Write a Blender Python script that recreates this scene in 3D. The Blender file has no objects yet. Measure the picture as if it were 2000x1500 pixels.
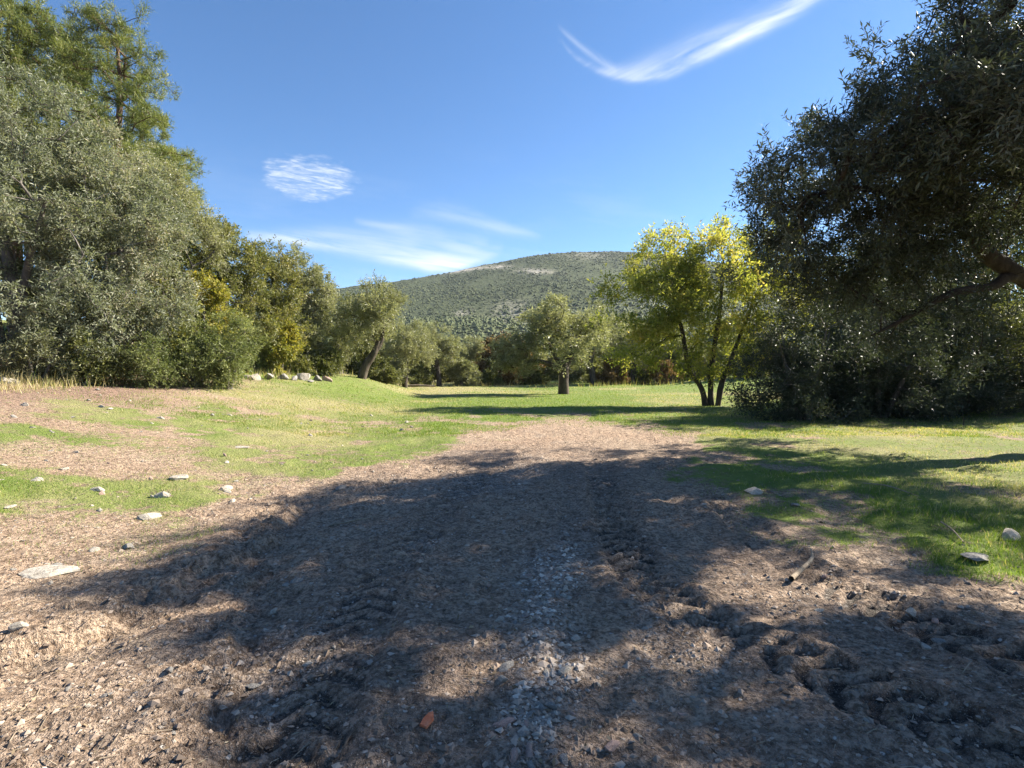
import bpy, math, random
import numpy as np
from mathutils import Vector

# ------------------------------------------------------------------ camera, sky, sun, exposure
scene = bpy.context.scene
COL = scene.collection
R = math.radians
FPX, HOR, CAMH = 1050.0, 718.0, 1.6          # focal length in photo pixels, horizon row, eye height
PITCH = math.atan((750 - HOR) / FPX)

cam_d = bpy.data.cameras.new('camera')
cam_d.sensor_width = 36.0
cam_d.lens = 36.0 * FPX / 2000.0
cam_d.clip_start = 0.05
cam_d.clip_end = 8000
cam = bpy.data.objects.new('camera', cam_d)
COL.objects.link(cam)
cam.location = (0, 0, CAMH)
cam.rotation_euler = (R(90) - PITCH, 0, 0)
scene.camera = cam

SUN_ELEV = R(35)
SUN_AZ = R(22)                                # angle of the sun forward of the camera's right hand
sun_dir = Vector((math.cos(SUN_AZ) * math.cos(SUN_ELEV), math.sin(SUN_AZ) * math.cos(SUN_ELEV), math.sin(SUN_ELEV)))
sl = bpy.data.lights.new('sun', 'SUN')
sl.energy = 5.0
sl.angle = R(0.53)
sl.color = (1.0, 0.92, 0.79)
so = bpy.data.objects.new('sun', sl)
COL.objects.link(so)
so.rotation_euler = (-sun_dir).to_track_quat('-Z', 'Y').to_euler()
so.location = (30, 12, 30)

scene.view_settings.view_transform = 'Standard'
scene.view_settings.look = 'None'
scene.view_settings.gamma = 1.0
scene.view_settings.exposure = 1.8
scene.cycles.max_bounces = 6
scene.cycles.diffuse_bounces = 3
scene.cycles.glossy_bounces = 2
scene.cycles.transmission_bounces = 4
scene.cycles.transparent_max_bounces = 8
scene.cycles.caustics_reflective = False
scene.cycles.caustics_refractive = False


class NT:
    """tiny helper to write node trees"""
    def __init__(self, tree):
        self.t = tree
        self.n = tree.nodes
        self.l = tree.links

    def new(self, kind, **kw):
        nd = self.n.new(kind)
        for k, v in kw.items():
            setattr(nd, k, v)
        return nd

    def put(self, sock, v):
        if isinstance(v, bpy.types.NodeSocket):
            self.l.new(v, sock)
        else:
            sock.default_value = v

    def math(self, op, a, b=0.0, c=None, clamp=False):
        nd = self.new('ShaderNodeMath', operation=op, use_clamp=clamp)
        self.put(nd.inputs[0], a)
        self.put(nd.inputs[1], b)
        if c is not None:
            self.put(nd.inputs[2], c)
        return nd.outputs[0]

    def mix(self, f, a, b, mode='MIX'):
        nd = self.new('ShaderNodeMix', data_type='RGBA', blend_type=mode)
        self.put(nd.inputs[0], f)
        self.put(nd.inputs[6], a if isinstance(a, bpy.types.NodeSocket) else (*a, 1))
        self.put(nd.inputs[7], b if isinstance(b, bpy.types.NodeSocket) else (*b, 1))
        return nd.outputs[2]

    def noise(self, vec, scale, detail=4, rough=0.55, dist=0.0, dims='3D'):
        nd = self.new('ShaderNodeTexNoise', noise_dimensions=dims)
        if vec is not None:
            self.l.new(vec, nd.inputs['Vector'])
        nd.inputs['Scale'].default_value = scale
        nd.inputs['Detail'].default_value = detail
        nd.inputs['Roughness'].default_value = rough
        nd.inputs['Distortion'].default_value = dist
        return nd.outputs[0]

    def rng(self, v, a, b, c=0.0, d=1.0, smooth=False):
        nd = self.new('ShaderNodeMapRange', clamp=True)
        if smooth:
            nd.interpolation_type = 'SMOOTHSTEP'
        self.put(nd.inputs[0], v)
        for i, x in enumerate((a, b, c, d)):
            nd.inputs[1 + i].default_value = x
        return nd.outputs[0]

    def ramp(self, f, stops):
        nd = self.new('ShaderNodeValToRGB')
        e = nd.color_ramp.elements
        while len(e) < len(stops):
            e.new(0.5)
        for el, (p, c) in zip(e, stops):
            el.position = p
            el.color = (*c, 1)
        self.put(nd.inputs[0], f)
        return nd.outputs[0]

    def attr(self, name):
        nd = self.new('ShaderNodeAttribute', attribute_name=name)
        return nd.outputs['Fac']

    def curve(self, v, pts):
        nd = self.new('ShaderNodeFloatCurve')
        c = nd.mapping.curves[0]
        nd.mapping.use_clip = False
        while len(c.points) < len(pts):
            c.points.new(0.5, 0.5)
        for p, (x, y) in zip(c.points, pts):
            p.location = (x, y)
            p.handle_type = 'AUTO'
        nd.mapping.update()
        self.put(nd.inputs['Value'], v)
        return nd.outputs[0]


world = bpy.data.worlds.new('World')
scene.world = world
world.use_nodes = True
w = NT(world.node_tree)
w.n.clear()
sky = w.new('ShaderNodeTexSky', sky_type='NISHITA')
sky.sun_disc = False
sky.sun_elevation = SUN_ELEV
sky.sun_rotation = R(90) - SUN_AZ            # clockwise from +Y
sky.altitude = 300
sky.air_density = .8
sky.dust_density = 0.1
sky.ozone_density = 3.0
tc = w.new('ShaderNodeTexCoord')
sep = w.new('ShaderNodeSeparateXYZ')
w.l.new(tc.outputs['Generated'], sep.inputs[0])
dx, dy, dz = sep.outputs
fwd = w.math('MAXIMUM', dy, 0.02)
U = w.math('DIVIDE', dx, fwd)                 # direction in the sky, as tangents
V = w.math('DIVIDE', dz, fwd)
front = w.rng(dy, 0.05, 0.3)
comb = w.new('ShaderNodeCombineXYZ')
w.l.new(U, comb.inputs[0]); w.l.new(V, comb.inputs[1])


def uv(px, py):
    return ((px - 1000) / FPX, (HOR - py) / FPX)


def sky_vec(rot, sx, sy):
    m = w.new('ShaderNodeMapping')
    m.inputs['Rotation'].default_value = (0, 0, rot)
    m.inputs['Scale'].default_value = (sx, sy, 1)
    # rotate first, then scale
    m2 = w.new('ShaderNodeMapping')
    m.inputs['Scale'].default_value = (1, 1, 1)
    m2.inputs['Scale'].default_value = (sx, sy, 1)
    w.l.new(comb.outputs[0], m.inputs[0])
    w.l.new(m.outputs[0], m2.inputs[0])
    return m2.outputs[0]


def streak(path, widths_up, widths_dn, inten, nrot, nsx, nsy):
    """a band of cirrus along a curve; path in photo pixels, left to right"""
    pts = [uv(*p) for p in path]
    u0, u1 = pts[0][0], pts[-1][0]
    lo = min(p[1] for p in pts) - 0.02
    hi = max(p[1] for p in pts) + 0.02
    un = w.math('DIVIDE', w.math('SUBTRACT', U, u0), u1 - u0)
    unc = w.math('MINIMUM', w.math('MAXIMUM', un, 0.0), 1.0)
    warp = w.noise(sky_vec(0, 9, 9), 1.0, 3)
    vcn = w.curve(unc, [((p[0] - u0) / (u1 - u0), (p[1] - lo) / (hi - lo)) for p in pts])
    vc = w.math('ADD', w.math('MULTIPLY', vcn, hi - lo), lo)
    dv = w.math('SUBTRACT', w.math('ADD', V, w.math('MULTIPLY', w.math('SUBTRACT', warp, 0.5), 0.014)), vc)
    k = len(widths_up) - 1
    wu = w.curve(unc, [(i / k, x) for i, x in enumerate(widths_up)])
    wd = w.curve(unc, [(i / k, x) for i, x in enumerate(widths_dn)])
    up = w.math('GREATER_THAN', dv, 0.0)
    wid = w.math('ADD', w.math('MULTIPLY', up, wu), w.math('MULTIPLY', w.math('SUBTRACT', 1.0, up), wd))
    q = w.math('DIVIDE', dv, w.math('MAXIMUM', wid, 0.0015))
    g = w.math('EXPONENT', w.math('MULTIPLY', w.math('MULTIPLY', q, q), -1.0))
    k = len(inten) - 1
    it = w.curve(unc, [(i / k, x) for i, x in enumerate(inten)])
    n1 = w.noise(sky_vec(nrot, nsx, nsy), 1.0, 6, 0.6, 0.4)
    n1 = w.rng(n1, 0.26, 0.66)
    inside = w.math('MULTIPLY', w.rng(un, -0.02, 0.03), w.rng(un, 1.03, 0.97))
    return w.math('MULTIPLY', w.math('MULTIPLY', g, it), w.math('MULTIPLY', n1, inside))


c1 = streak([(1095, 92), (1130, 128), (1200, 158), (1270, 158), (1350, 128), (1470, 66), (1620, -18)],
            [.006, .012, .030, .034, .030, .022, .016], [.004, .007, .009, .010, .014, .016, .014],
            [.15, .55, .85, .85, .95, .9, .55], R(-24), 5, 34)
c1b = streak([(1085, 60), (1110, 84), (1150, 118), (1200, 150)], [.006, .008, .01, .01], [.004, .006, .006, .006],
             [.0, .35, .45, .2], R(40), 5, 40)
c2 = streak([(480, 462), (560, 470), (700, 488), (800, 510), (860, 522), (930, 508), (985, 488)],
            [.010, .014, .022, .030, .040, .030, .010], [.006, .008, .011, .012, .011, .012, .006],
            [.1, .85, .95, 1.0, 1.2, 1.0, .05], R(9), 4, 40)
c2b = streak([(690, 432), (760, 446), (830, 456), (900, 480), (960, 470)], [.006, .008, .012, .02, .012], [.006, .008, .012, .02, .012],
             [.0, .35, .3, .45, .1], R(8), 5, 36)
c2c = streak([(800, 420), (880, 418), (960, 440), (1060, 464)], [.012, .014, .010, .004], [.012, .014, .014, .008],
             [.05, .4, .42, .05], R(12), 4, 30)
# rippled patch
pu, pv = uv(612, 352)
ru = w.math('DIVIDE', w.math('SUBTRACT', U, pu), 0.088)
rv = w.math('DIVIDE', w.math('ADD', w.math('SUBTRACT', V, pv), w.math('MULTIPLY', w.math('SUBTRACT', U, pu), 0.10)), 0.041)
rr = w.math('ADD', w.math('MULTIPLY', ru, ru), w.math('MULTIPLY', rv, rv))
edge = w.noise(sky_vec(0, 26, 60), 1.0, 4)
patch = w.rng(w.math('ADD', rr, w.math('MULTIPLY', w.math('SUBTRACT', edge, 0.5), 2.6)), 1.15, 0.25, smooth=True)
rip_n = w.noise(sky_vec(R(9), 22, 150), 1.0, 4, 0.6, 0.9)
rip = w.rng(rip_n, 0.40, 0.66)
c3 = w.math('MULTIPLY', patch, w.math('ADD', w.math('MULTIPLY', rip, 0.55), 0.14))
veil = w.math('MULTIPLY', w.rng(w.noise(sky_vec(R(7), 2.2, 9), 1.0, 5, 0.6), 0.5, 0.85), w.math('MULTIPLY', w.rng(V, 0.42, 0.12, 0.0, 0.45), w.rng(V, 0.0, 0.02)))
tot = c1
for c in (c1b, c2, c2b, c2c, c3, veil):
    tot = w.math('SUBTRACT', 1.0, w.math('MULTIPLY', w.math('SUBTRACT', 1.0, tot), w.math('SUBTRACT', 1.0, c)))
tot = w.math('MULTIPLY', tot, front, clamp=True)
hs = w.new('ShaderNodeHueSaturation')
hs.inputs['Saturation'].default_value = 1.16
w.l.new(sky.outputs[0], hs.inputs['Color'])
skyc = w.mix(tot, hs.outputs[0], (4.5, 4.9, 5.3))
bg = w.new('ShaderNodeBackground')
bg.inputs[1].default_value = 0.066
w.l.new(skyc, bg.inputs[0])
wo = w.new('ShaderNodeOutputWorld')
w.l.new(bg.outputs[0], wo.inputs[0])

# ------------------------------------------------------------------ numeric helpers
rng = np.random.default_rng(7)


def _hash(ix, iy, iz, seed):
    h = (ix.astype(np.int64) * 374761393 + iy.astype(np.int64) * 668265263 + iz.astype(np.int64) * 2147483647 + seed * 974711) & 0xFFFFFFFF
    h = ((h ^ (h >> 13)) * 1274126177) & 0xFFFFFFFF
    h = ((h ^ (h >> 16)) * 2246822519) & 0xFFFFFFFF
    return ((h ^ (h >> 15)) & 0xFFFF) / 65535.0


def vnoise2(x, y, seed=0):
    x = np.asarray(x, float); y = np.asarray(y, float)
    ix = np.floor(x); iy = np.floor(y)
    fx = x - ix; fy = y - iy
    fx = fx * fx * (3 - 2 * fx); fy = fy * fy * (3 - 2 * fy)
    z = np.zeros_like(ix)
    a = _hash(ix, iy, z, seed); b = _hash(ix + 1, iy, z, seed)
    c = _hash(ix, iy + 1, z, seed); d = _hash(ix + 1, iy + 1, z, seed)
    return (a * (1 - fx) + b * fx) * (1 - fy) + (c * (1 - fx) + d * fx) * fy


def fbm(x, y, sc, octv=4, seed=0, gain=0.5):
    """centred fractal noise, about -0.5..0.5; sc = size of the largest feature in metres"""
    v = 0; amp = 1; tot = 0; f = 1.0 / sc
    for i in range(octv):
        ca, sa = math.cos(i * 1.1 + .3), math.sin(i * 1.1 + .3)
        v = v + amp * (vnoise2((x * ca - y * sa) * f, (x * sa + y * ca) * f, seed + i * 17) - 0.5)
        tot += amp; amp *= gain; f *= 2.03
    return v / tot * 1.3


def vnoise3(p, seed=0):
    i = np.floor(p); f = p - i; f = f * f * (3 - 2 * f)
    out = 0
    for a in (0, 1):
        for b in (0, 1):
            for c in (0, 1):
                wgt = (f[:, 0] if a else 1 - f[:, 0]) * (f[:, 1] if b else 1 - f[:, 1]) * (f[:, 2] if c else 1 - f[:, 2])
                out = out + wgt * _hash(i[:, 0] + a, i[:, 1] + b, i[:, 2] + c, seed)
    return out


def sstep(a, b, x):
    t = np.clip((np.asarray(x, float) - a) / (b - a), 0, 1)
    return t * t * (3 - 2 * t)


def interp(y, ys, vs):
    return np.interp(y, ys, vs)


def seg_dist(x, y, path):
    """distance to a polyline and length along it"""
    best = np.full(np.shape(x), 1e9); along = np.zeros(np.shape(x)); side = np.zeros(np.shape(x)); s0 = 0
    for (ax, ay), (bx, by) in zip(path[:-1], path[1:]):
        ux, uy = bx - ax, by - ay
        L = math.hypot(ux, uy)
        t = np.clip(((x - ax) * ux + (y - ay) * uy) / (L * L), 0, 1)
        ex = x - ax - t * ux; ey = y - ay - t * uy
        d = np.hypot(ex, ey)
        m = d < best
        best = np.where(m, d, best)
        along = np.where(m, s0 + t * L, along)
        side = np.where(m, np.sign(ux * ey - uy * ex) * d, side)
        s0 += L
    return best, along, side


# ------------------------------------------------------------------ terrain shape and ground cover
def foot(y):
    return interp(y, [0, 8, 16, 30, 38, 50, 70], [-3.4, -3.2, -3.6, -4.6, -6.5, -13, -26])


def bank_w(y):
    return interp(y, [0, 15, 30, 50], [10, 9, 5, 6])


def H0(x, y):
    x = np.asarray(x, float); y = np.asarray(y, float)
    f = foot(y); W = bank_w(y)
    s = (f - x) / W
    z = 1.15 * sstep(-0.05, 1.0, s)
    over = np.maximum(0, (s - 0.95)) * W
    z = z + 16 * np.tanh(over * 0.16 / 16)
    z = z + 5 * np.tanh(np.maximum(0, x - 13) * 0.10 / 5)
    z = z + fbm(x, y, 9, 3, 5) * 0.16 * sstep(2.5, 8, np.hypot(x * .6, y))
    z = z - 6 * sstep(90, 200, y)
    return z


TRACK_Y = [0, 3.3, 4.4, 6, 7.9, 11, 14, 16.5, 20]
TRACK_L = [-6, -4.6, -3.1, -2.9, -2.3, -1.15, -1.0, -.4, 1.2]
TRACK_R = [9, 5.2, 3.2, 2.7, 2.8, 3.6, 4.1, 4.2, 3.0]
RUT_A = [(2.6, 0.6), (1.95, 2.3), (1.25, 3.3), (1.0, 4.1), (1.02, 5.2), (1.25, 7.5), (1.75, 11), (2.4, 17)]
RUT_B = [(3.6, 1.6), (2.6, 3.0), (2.3, 4.2), (2.4, 5.6), (2.7, 8), (3.2, 11), (3.7, 17)]
RUT_C = [(-0.9, 0.6), (-0.95, 2.6), (-1.0, 4.2), (-0.75, 6), (-0.3, 8.5), (0.2, 11.5), (0.7, 17)]
LEDGE = [(-4.2, 2.3), (-2.9, 2.95), (-2.55, 3.6), (-2.35, 4.9), (-2.6, 6.0)]
LEDGE2 = [(-1.15, 1.9), (-1.45, 2.5), (-1.75, 3.3), (-2.1, 4.2)]
GRAV = [(0.05, 1.6), (0.02, 2.2), (0.12, 2.8), (0.2, 3.5), (0.36, 4.2), (0.45, 4.9), (0.5, 6.0)]


def tread_bars(x, y, path, ph, wd=.20):
    d, s, sd = seg_dist(x, y, path)
    wob = fbm(x, y, 0.6, 2, 41 + ph) * 0.05
    k = sstep(wd + .04, wd - .03, d + wob)
    bar = sstep(-.05, .35, np.sin((s + 0.75 * np.abs(sd) + fbm(x, y, .3, 2, 49 + ph) * .03) * 2 * math.pi / .17))
    keep = sstep(-.28, -.05, fbm(x, y, 1.6, 2, 43 + ph)) * sstep(9, 6, y)
    return d + wob, k, bar * k * keep, k * keep


def masks(x, y):
    """track, grass, damp, gravel, red : 0..1 each"""
    x = np.asarray(x, float); y = np.asarray(y, float)
    n1 = fbm(x, y, 1.6, 4, 11); n2 = fbm(x, y, 5, 4, 23); n3 = fbm(x, y, 0.5, 3, 31); n4 = fbm(x * .45, y, 2.2, 4, 57)
    l = interp(y, TRACK_Y, TRACK_L); r = interp(y, TRACK_Y, TRACK_R)
    e = np.minimum(x - l, r - x) + n1 * 1.9 + n3 * 1.1
    track = sstep(-0.35, 0.45, e) * sstep(18.5, 13.5, y + n1 * 6)
    # bare, stony soil on the left; red earth high on the bank
    left = sstep(-1.5, -4.5, x)
    bare = left * sstep(-0.02, 0.30, n4 + n3 * .35 + 0.04 * sstep(12, 5, y)) * sstep(20, 11, y)
    red = sstep(-8.3, -11.0, x + n2 * 3.0 + n1 * 1.5) * sstep(24, 16, y)
    nearleft = sstep(4.6, 3.3, y + n1 * 1.2)
    grass = (1 - track) * (1 - 0.80 * bare) * (1 - 0.80 * red) * (1 - nearleft)
    grass = grass * (0.62 + 0.38 * sstep(-0.15, 0.15, n1 + n3 * .5)) * (1 - .35 * left * sstep(.15, -.15, n3) * sstep(16, 8, y))
    grass = grass * (1 - .65 * sstep(.06, .26, fbm(x, y, .9, 4, 151)) * sstep(26, 12, y))
    dry = sstep(-0.16, 0.30, n2 * .7 + n1 * .4 + 0.15 * left - .05)
    # damp mud where the wheels ran, plus painted shade in the tread grooves
    da, _, _ = seg_dist(x, y, RUT_A); db, _, _ = seg_dist(x, y, RUT_B); dc, _, _ = seg_dist(x, y, RUT_C)
    damp_shade = track * np.maximum.reduce([sstep(.75, .15, da), sstep(.7, .15, db), sstep(.9, .2, dc) * .8])
    damp_shade = np.clip(damp_shade * 0.5 + 0.9 * track * sstep(-.30, .12, n2 + n1 * .6), 0, 1) * sstep(13, 8, y) * sstep(-3.2, -1.6, x + n1)
    for path, ph in ((RUT_A, 0), (RUT_B, 1), (RUT_C, 2)):
        _, _, bar, kk = tread_bars(x, y, path, ph)
        damp_shade = np.clip(damp_shade + track * (kk * .5 - bar * .9), 0, 1.3)  # moist grooves, with groove shade painted in so the bars stand out
    dg, _, _ = seg_dist(x, y, GRAV)
    gravel = track * np.clip(sstep(.34, .03, dg + n3 * .5) * sstep(-.25, .1, n1) * sstep(5.6, 4.4, y) + .45 * sstep(.06, .25, fbm(x, y, 1.1, 3, 77)) * sstep(2.4, .6, np.abs(x + .2)), 0, 1)
    return dict(track=track, grass=np.clip(grass, 0, 1), damp_shade=damp_shade, gravel=gravel, red=red, dry=dry)


def H(x, y, m=None):
    x = np.asarray(x, float); y = np.asarray(y, float)
    if m is None:
        m = masks(x, y)
    z = H0(x, y)
    near = sstep(26, 9, y)
    t = m['track']
    z = z + near * (fbm(x, y, 1.3, 4, 3) * 0.075 + fbm(x, y, 0.33, 3, 9) * 0.030)
    z = z + near * t * fbm(x, y, 0.12, 2, 19) * 0.036 * (1 + .8 * sstep(0, .3, fbm(x, y, .9, 2, 20)))
    # wheel ruts with tread bars
    for path, dep, wd, ph in ((RUT_A, .050, .19, 0), (RUT_B, .038, .19, 1), (RUT_C, .022, .22, 2)):
        d, k, bar, kk = tread_bars(x, y, path, ph)
        rim = np.exp(-((d - .27) / .06) ** 2)
        z = z + near * t * sstep(10, 5.5, y) * (-dep * k + rim * .020 + bar * (.020 if ph == 2 else .034))
    # scrape lines that curve off to the lower right
    d, s, sd = seg_dist(x, y, RUT_A)
    z = z + near * sstep(6, 3, y) * sstep(.3, 1.0, x) * fbm(sd * 3.2, s * .5, 0.55, 3, 61) * 0.035
    # crumbled ledges on the left
    for path, ph, amp in ((LEDGE, 0, .09), (LEDGE2, 1, .075)):
        d, s, sd = seg_dist(x, y, path)
        wv = sd + fbm(x, y, .45, 4, 71 + ph) * .42
        z = z + amp * (sstep(-.10, .03, wv) - .5) * sstep(.75, .2, d)
        cl = np.abs(fbm(x, y, .17, 3, 75 + ph)) * 2
        z = z - cl * .11 * sstep(.40, .05, d)
    # heap of gravel along the middle
    d, s, sd = seg_dist(x, y, GRAV)
    z = z + .022 * np.exp(-(d / .12) ** 2) * sstep(5.6, 4.6, y) + m['gravel'] * .006
    # smooth wet hollow beside the gravel
    q = np.hypot((x + .02) / .24, (y - 3.95) / .42)
    z = z - .02 * sstep(1.2, .7, q)
    # tussocky grass
    z = z + near * m['grass'] * (fbm(x, y, .48, 3, 83) * .10 + .015)
    return z


def ground_at(x, y):
    return float(H(np.array([x], float), np.array([y], float))[0])


def at(px, py, d):
    """photo pixel and distance ahead of the camera -> point"""
    ang = math.atan((750 - py) / FPX) - PITCH
    # px offset is measured at image depth, which equals d / cos(pitch) to first order
    depth = d / math.cos(PITCH)
    return Vector(((px - 1000) / FPX * depth, d, CAMH + math.tan(ang) * d))


# ------------------------------------------------------------------ mesh helpers
def mesh_np(name, verts, faces, mats, attrs=None, smooth=False, mat_idx=None):
    """faces: list of int arrays (n,3) or (n,4)"""
    me = bpy.data.meshes.new(name)
    verts = np.asarray(verts, np.float32)
    me.vertices.add(len(verts))
    me.vertices.foreach_set('co', verts.ravel())
    faces = [np.asarray(f, np.int32) for f in faces if len(f)]
    li = np.concatenate([f.ravel() for f in faces])
    sizes = np.concatenate([np.full(len(f), f.shape[1], np.int32) for f in faces])
    starts = np.concatenate([[0], np.cumsum(sizes)[:-1]]).astype(np.int32)
    me.loops.add(len(li))
    me.loops.foreach_set('vertex_index', li)
    me.polygons.add(len(sizes))
    me.polygons.foreach_set('loop_start', starts)
    me.polygons.foreach_set('use_smooth', np.full(len(sizes), smooth, bool))
    for m in (mats if isinstance(mats, (list, tuple)) else [mats]):
        me.materials.append(m)
    if mat_idx is not None:
        me.polygons.foreach_set('material_index', np.asarray(mat_idx, np.int32))
    for k, v in (attrs or {}).items():
        a = me.attributes.new(k, 'FLOAT', 'POINT')
        a.data.foreach_set('value', np.asarray(v, np.float32))
    me.update(calc_edges=True)
    return me


def obj(name, me, parent=None):
    o = bpy.data.objects.new(name, me)
    COL.objects.link(o)
    if parent is not None:
        o.parent = parent
    return o


def tag(o, label=None, cat=None, group=None, kind=None):
    if label: o['label'] = label
    if cat: o['category'] = cat
    if group: o['group'] = group
    if kind: o['kind'] = kind
    return o


def norm(v):
    return v / np.maximum(np.linalg.norm(v, axis=-1, keepdims=True), 1e-9)


def basis(D):
    up = np.where(np.abs(D[..., 2:3]) > .9, np.array([1.0, 0, 0]), np.array([0, 0, 1.0]))
    U_ = norm(np.cross(D, up)); V_ = np.cross(D, U_)
    return U_, V_


def frusta(P0, P1, r0, r1, n):
    D = norm(P1 - P0); U_, V_ = basis(D)
    a = np.arange(n) * 2 * math.pi / n
    ring = np.cos(a)[None, :, None] * U_[:, None] + np.sin(a)[None, :, None] * V_[:, None]
    A = P0[:, None] + ring * r0[:, None, None]
    B = P1[:, None] + ring * r1[:, None, None]
    verts = np.concatenate([A, B], 1).reshape(-1, 3)
    i = np.arange(n); j = (i + 1) % n
    f = np.stack([i, j, j + n, i + n], 1)
    faces = (np.arange(len(P0)) * 2 * n)[:, None, None] + f[None]
    return verts, faces.reshape(-1, 4)


def loft(pts, rad, n=12, seed=0, rough=.12, flare=0.0):
    """a lofted stem through pts with a knobbly surface"""
    pts = np.asarray(pts, float); rad = np.asarray(rad, float)
    # resample smoothly (Catmull-Rom)
    P = np.vstack([2 * pts[0] - pts[1], pts, 2 * pts[-1] - pts[-2]])
    out, ro = [], []
    for i in range(1, len(P) - 2):
        k = 6
        for t in np.arange(k) / k:
            a, b, c, d = P[i - 1], P[i], P[i + 1], P[i + 2]
            out.append(.5 * ((2 * b) + (c - a) * t + (2 * a - 5 * b + 4 * c - d) * t * t + (3 * b - a - 3 * c + d) * t ** 3))
            ro.append(rad[i - 1] * (1 - t) + rad[i] * t)
    out.append(pts[-1]); ro.append(rad[-1])
    out = np.array(out); ro = np.array(ro)
    T = norm(np.gradient(out, axis=0))
    U_, V_ = basis(T)
    U_ = np.array(U_)
    for i in range(1, len(U_)):                  # parallel transport
        u = U_[i - 1] - T[i] * np.dot(U_[i - 1], T[i])
        U_[i] = u / np.linalg.norm(u)
    V_ = np.cross(T, U_)
    a = np.arange(n) * 2 * math.pi / n
    ring = np.cos(a)[None, :, None] * U_[:, None] + np.sin(a)[None, :, None] * V_[:, None]
    base = out[:, None] + ring * ro[:, None, None]
    k = vnoise3(base.reshape(-1, 3) * np.array([7, 7, 2.5]) + seed, seed).reshape(len(out), n) - .5
    k2 = vnoise3(base.reshape(-1, 3) * np.array([2.2, 2.2, 1.6]) + seed * 3, seed + 5).reshape(len(out), n) - .5
    fl = 1 + flare * np.exp(-np.arange(len(out)) / 3.0)
    rr_ = ro[:, None] * (fl[:, None] + k * rough * 2 + k2 * rough * 3)
    verts = (out[:, None] + ring * rr_[:, :, None]).reshape(-1, 3)
    i = np.arange(n); j = (i + 1) % n
    f = np.concatenate([np.stack([i, j, j + n, i + n], 1) + s * n for s in range(len(out) - 1)])
    return verts, f, out, ro


# ------------------------------------------------------------------ materials
def leaf_material(name, stops, trans=0.35, rough=0.5, spec=0.3, tcol=None):
    m = bpy.data.materials.new(name)
    m.use_nodes = True
    t = NT(m.node_tree); t.n.clear()
    col = t.ramp(t.attr('tint'), stops)
    p = t.new('ShaderNodeBsdfPrincipled')
    t.l.new(col, p.inputs['Base Color'])
    p.inputs['Roughness'].default_value = rough
    p.inputs['Specular IOR Level'].default_value = spec
    tr = t.new('ShaderNodeBsdfTranslucent')
    tc_ = t.mix(1.0, col, tcol or (1.25, 1.3, .7), 'MULTIPLY')
    t.l.new(tc_, tr.inputs[0])
    mx = t.new('ShaderNodeMixShader')
    mx.inputs[0].default_value = trans
    t.l.new(p.outputs[0], mx.inputs[1]); t.l.new(tr.outputs[0], mx.inputs[2])
    o = t.new('ShaderNodeOutputMaterial')
    t.l.new(mx.outputs[0], o.inputs[0])
    return m


def rough_material(name, cols, scale=6, bump=.5, rough=.9, zs=1.0, fine=40):
    m = bpy.data.materials.new(name)
    m.use_nodes = True
    t = NT(m.node_tree); t.n.clear()
    tcn = t.new('ShaderNodeTexCoord')
    mp = t.new('ShaderNodeMapping')
    mp.inputs['Scale'].default_value = (1, 1, zs)
    t.l.new(tcn.outputs['Object'], mp.inputs[0])
    n1 = t.noise(mp.outputs[0], scale, 6, .62)
    n2 = t.noise(mp.outputs[0], fine, 4, .6)
    c = t.ramp(t.rng(n1, .3, .7), [(i / (len(cols) - 1), c) for i, c in enumerate(cols)])
    c = t.mix(t.rng(n2, .35, .65, 0, .45), c, cols[0])
    p = t.new('ShaderNodeBsdfPrincipled')
    p.inputs['Roughness'].default_value = rough
    p.inputs['Specular IOR Level'].default_value = .2
    t.l.new(c, p.inputs['Base Color'])
    b = t.new('ShaderNodeBump')
    b.inputs['Strength'].default_value = bump
    b.inputs['Distance'].default_value = .03
    t.l.new(t.math('ADD', n1, t.math('MULTIPLY', n2, .4)), b.inputs['Height'])
    t.l.new(b.outputs[0], p.inputs['Normal'])
    o = t.new('ShaderNodeOutputMaterial')
    t.l.new(p.outputs[0], o.inputs[0])
    return m


M = {}
M['olive'] = leaf_material('olive_leaf', [(0, (.085, .090, .040)), (.5, (.20, .205, .105)), (.85, (.30, .295, .18)), (1, (.40, .39, .28))], .4, .42, .45)
M['olive_shaded'] = leaf_material('shaded_olive_leaf', [(0, (.026, .034, .019)), (.6, (.062, .076, .046)), (1, (.17, .18, .14))], .22, .5, .3)  # olive leaf again, with backlit and undergrowth shade put into the colour
M['greygreen'] = leaf_material('grey_green_leaf', [(0, (.10, .11, .062)), (.5, (.188, .208, .135)), (.8, (.275, .28, .195)), (1, (.34, .30, .215))], .35, .5, .35)
M['oak'] = leaf_material('evergreen_leaf', [(0, (.065, .078, .024)), (.55, (.17, .175, .056)), (1, (.31, .265, .09))], .35, .45, .35)
M['juniper'] = leaf_material('bush_green_leaf', [(0, (.075, .098, .030)), (.55, (.18, .205, .075)), (1, (.30, .30, .12))], .35, .5, .3)
M['yellow'] = leaf_material('autumn_yellow_leaf', [(0, (.12, .14, .035)), (.5, (.28, .255, .05)), (1, (.48, .36, .07))], .4, .5, .3)
M['walnut'] = leaf_material('yellow_green_leaf', [(0, (.085, .115, .026)), (.4, (.25, .275, .055)), (.75, (.40, .385, .085)), (1, (.55, .44, .15))], .58, .5, .3, (1.25, 1.25, .7))
M['pine'] = leaf_material('pine_needle', [(0, (.055, .075, .022)), (.5, (.145, .175, .050)), (1, (.28, .28, .09))], .35, .45, .3)
M['brown'] = leaf_material('dry_brown_leaf', [(0, (.07, .045, .025)), (.5, (.19, .12, .055)), (1, (.32, .20, .09))], .3, .6, .2)
M['bark'] = rough_material('olive_bark', [(.035, .028, .022), (.085, .068, .052), (.16, .13, .10)], 5, .9, .9, .35, 30)
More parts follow.
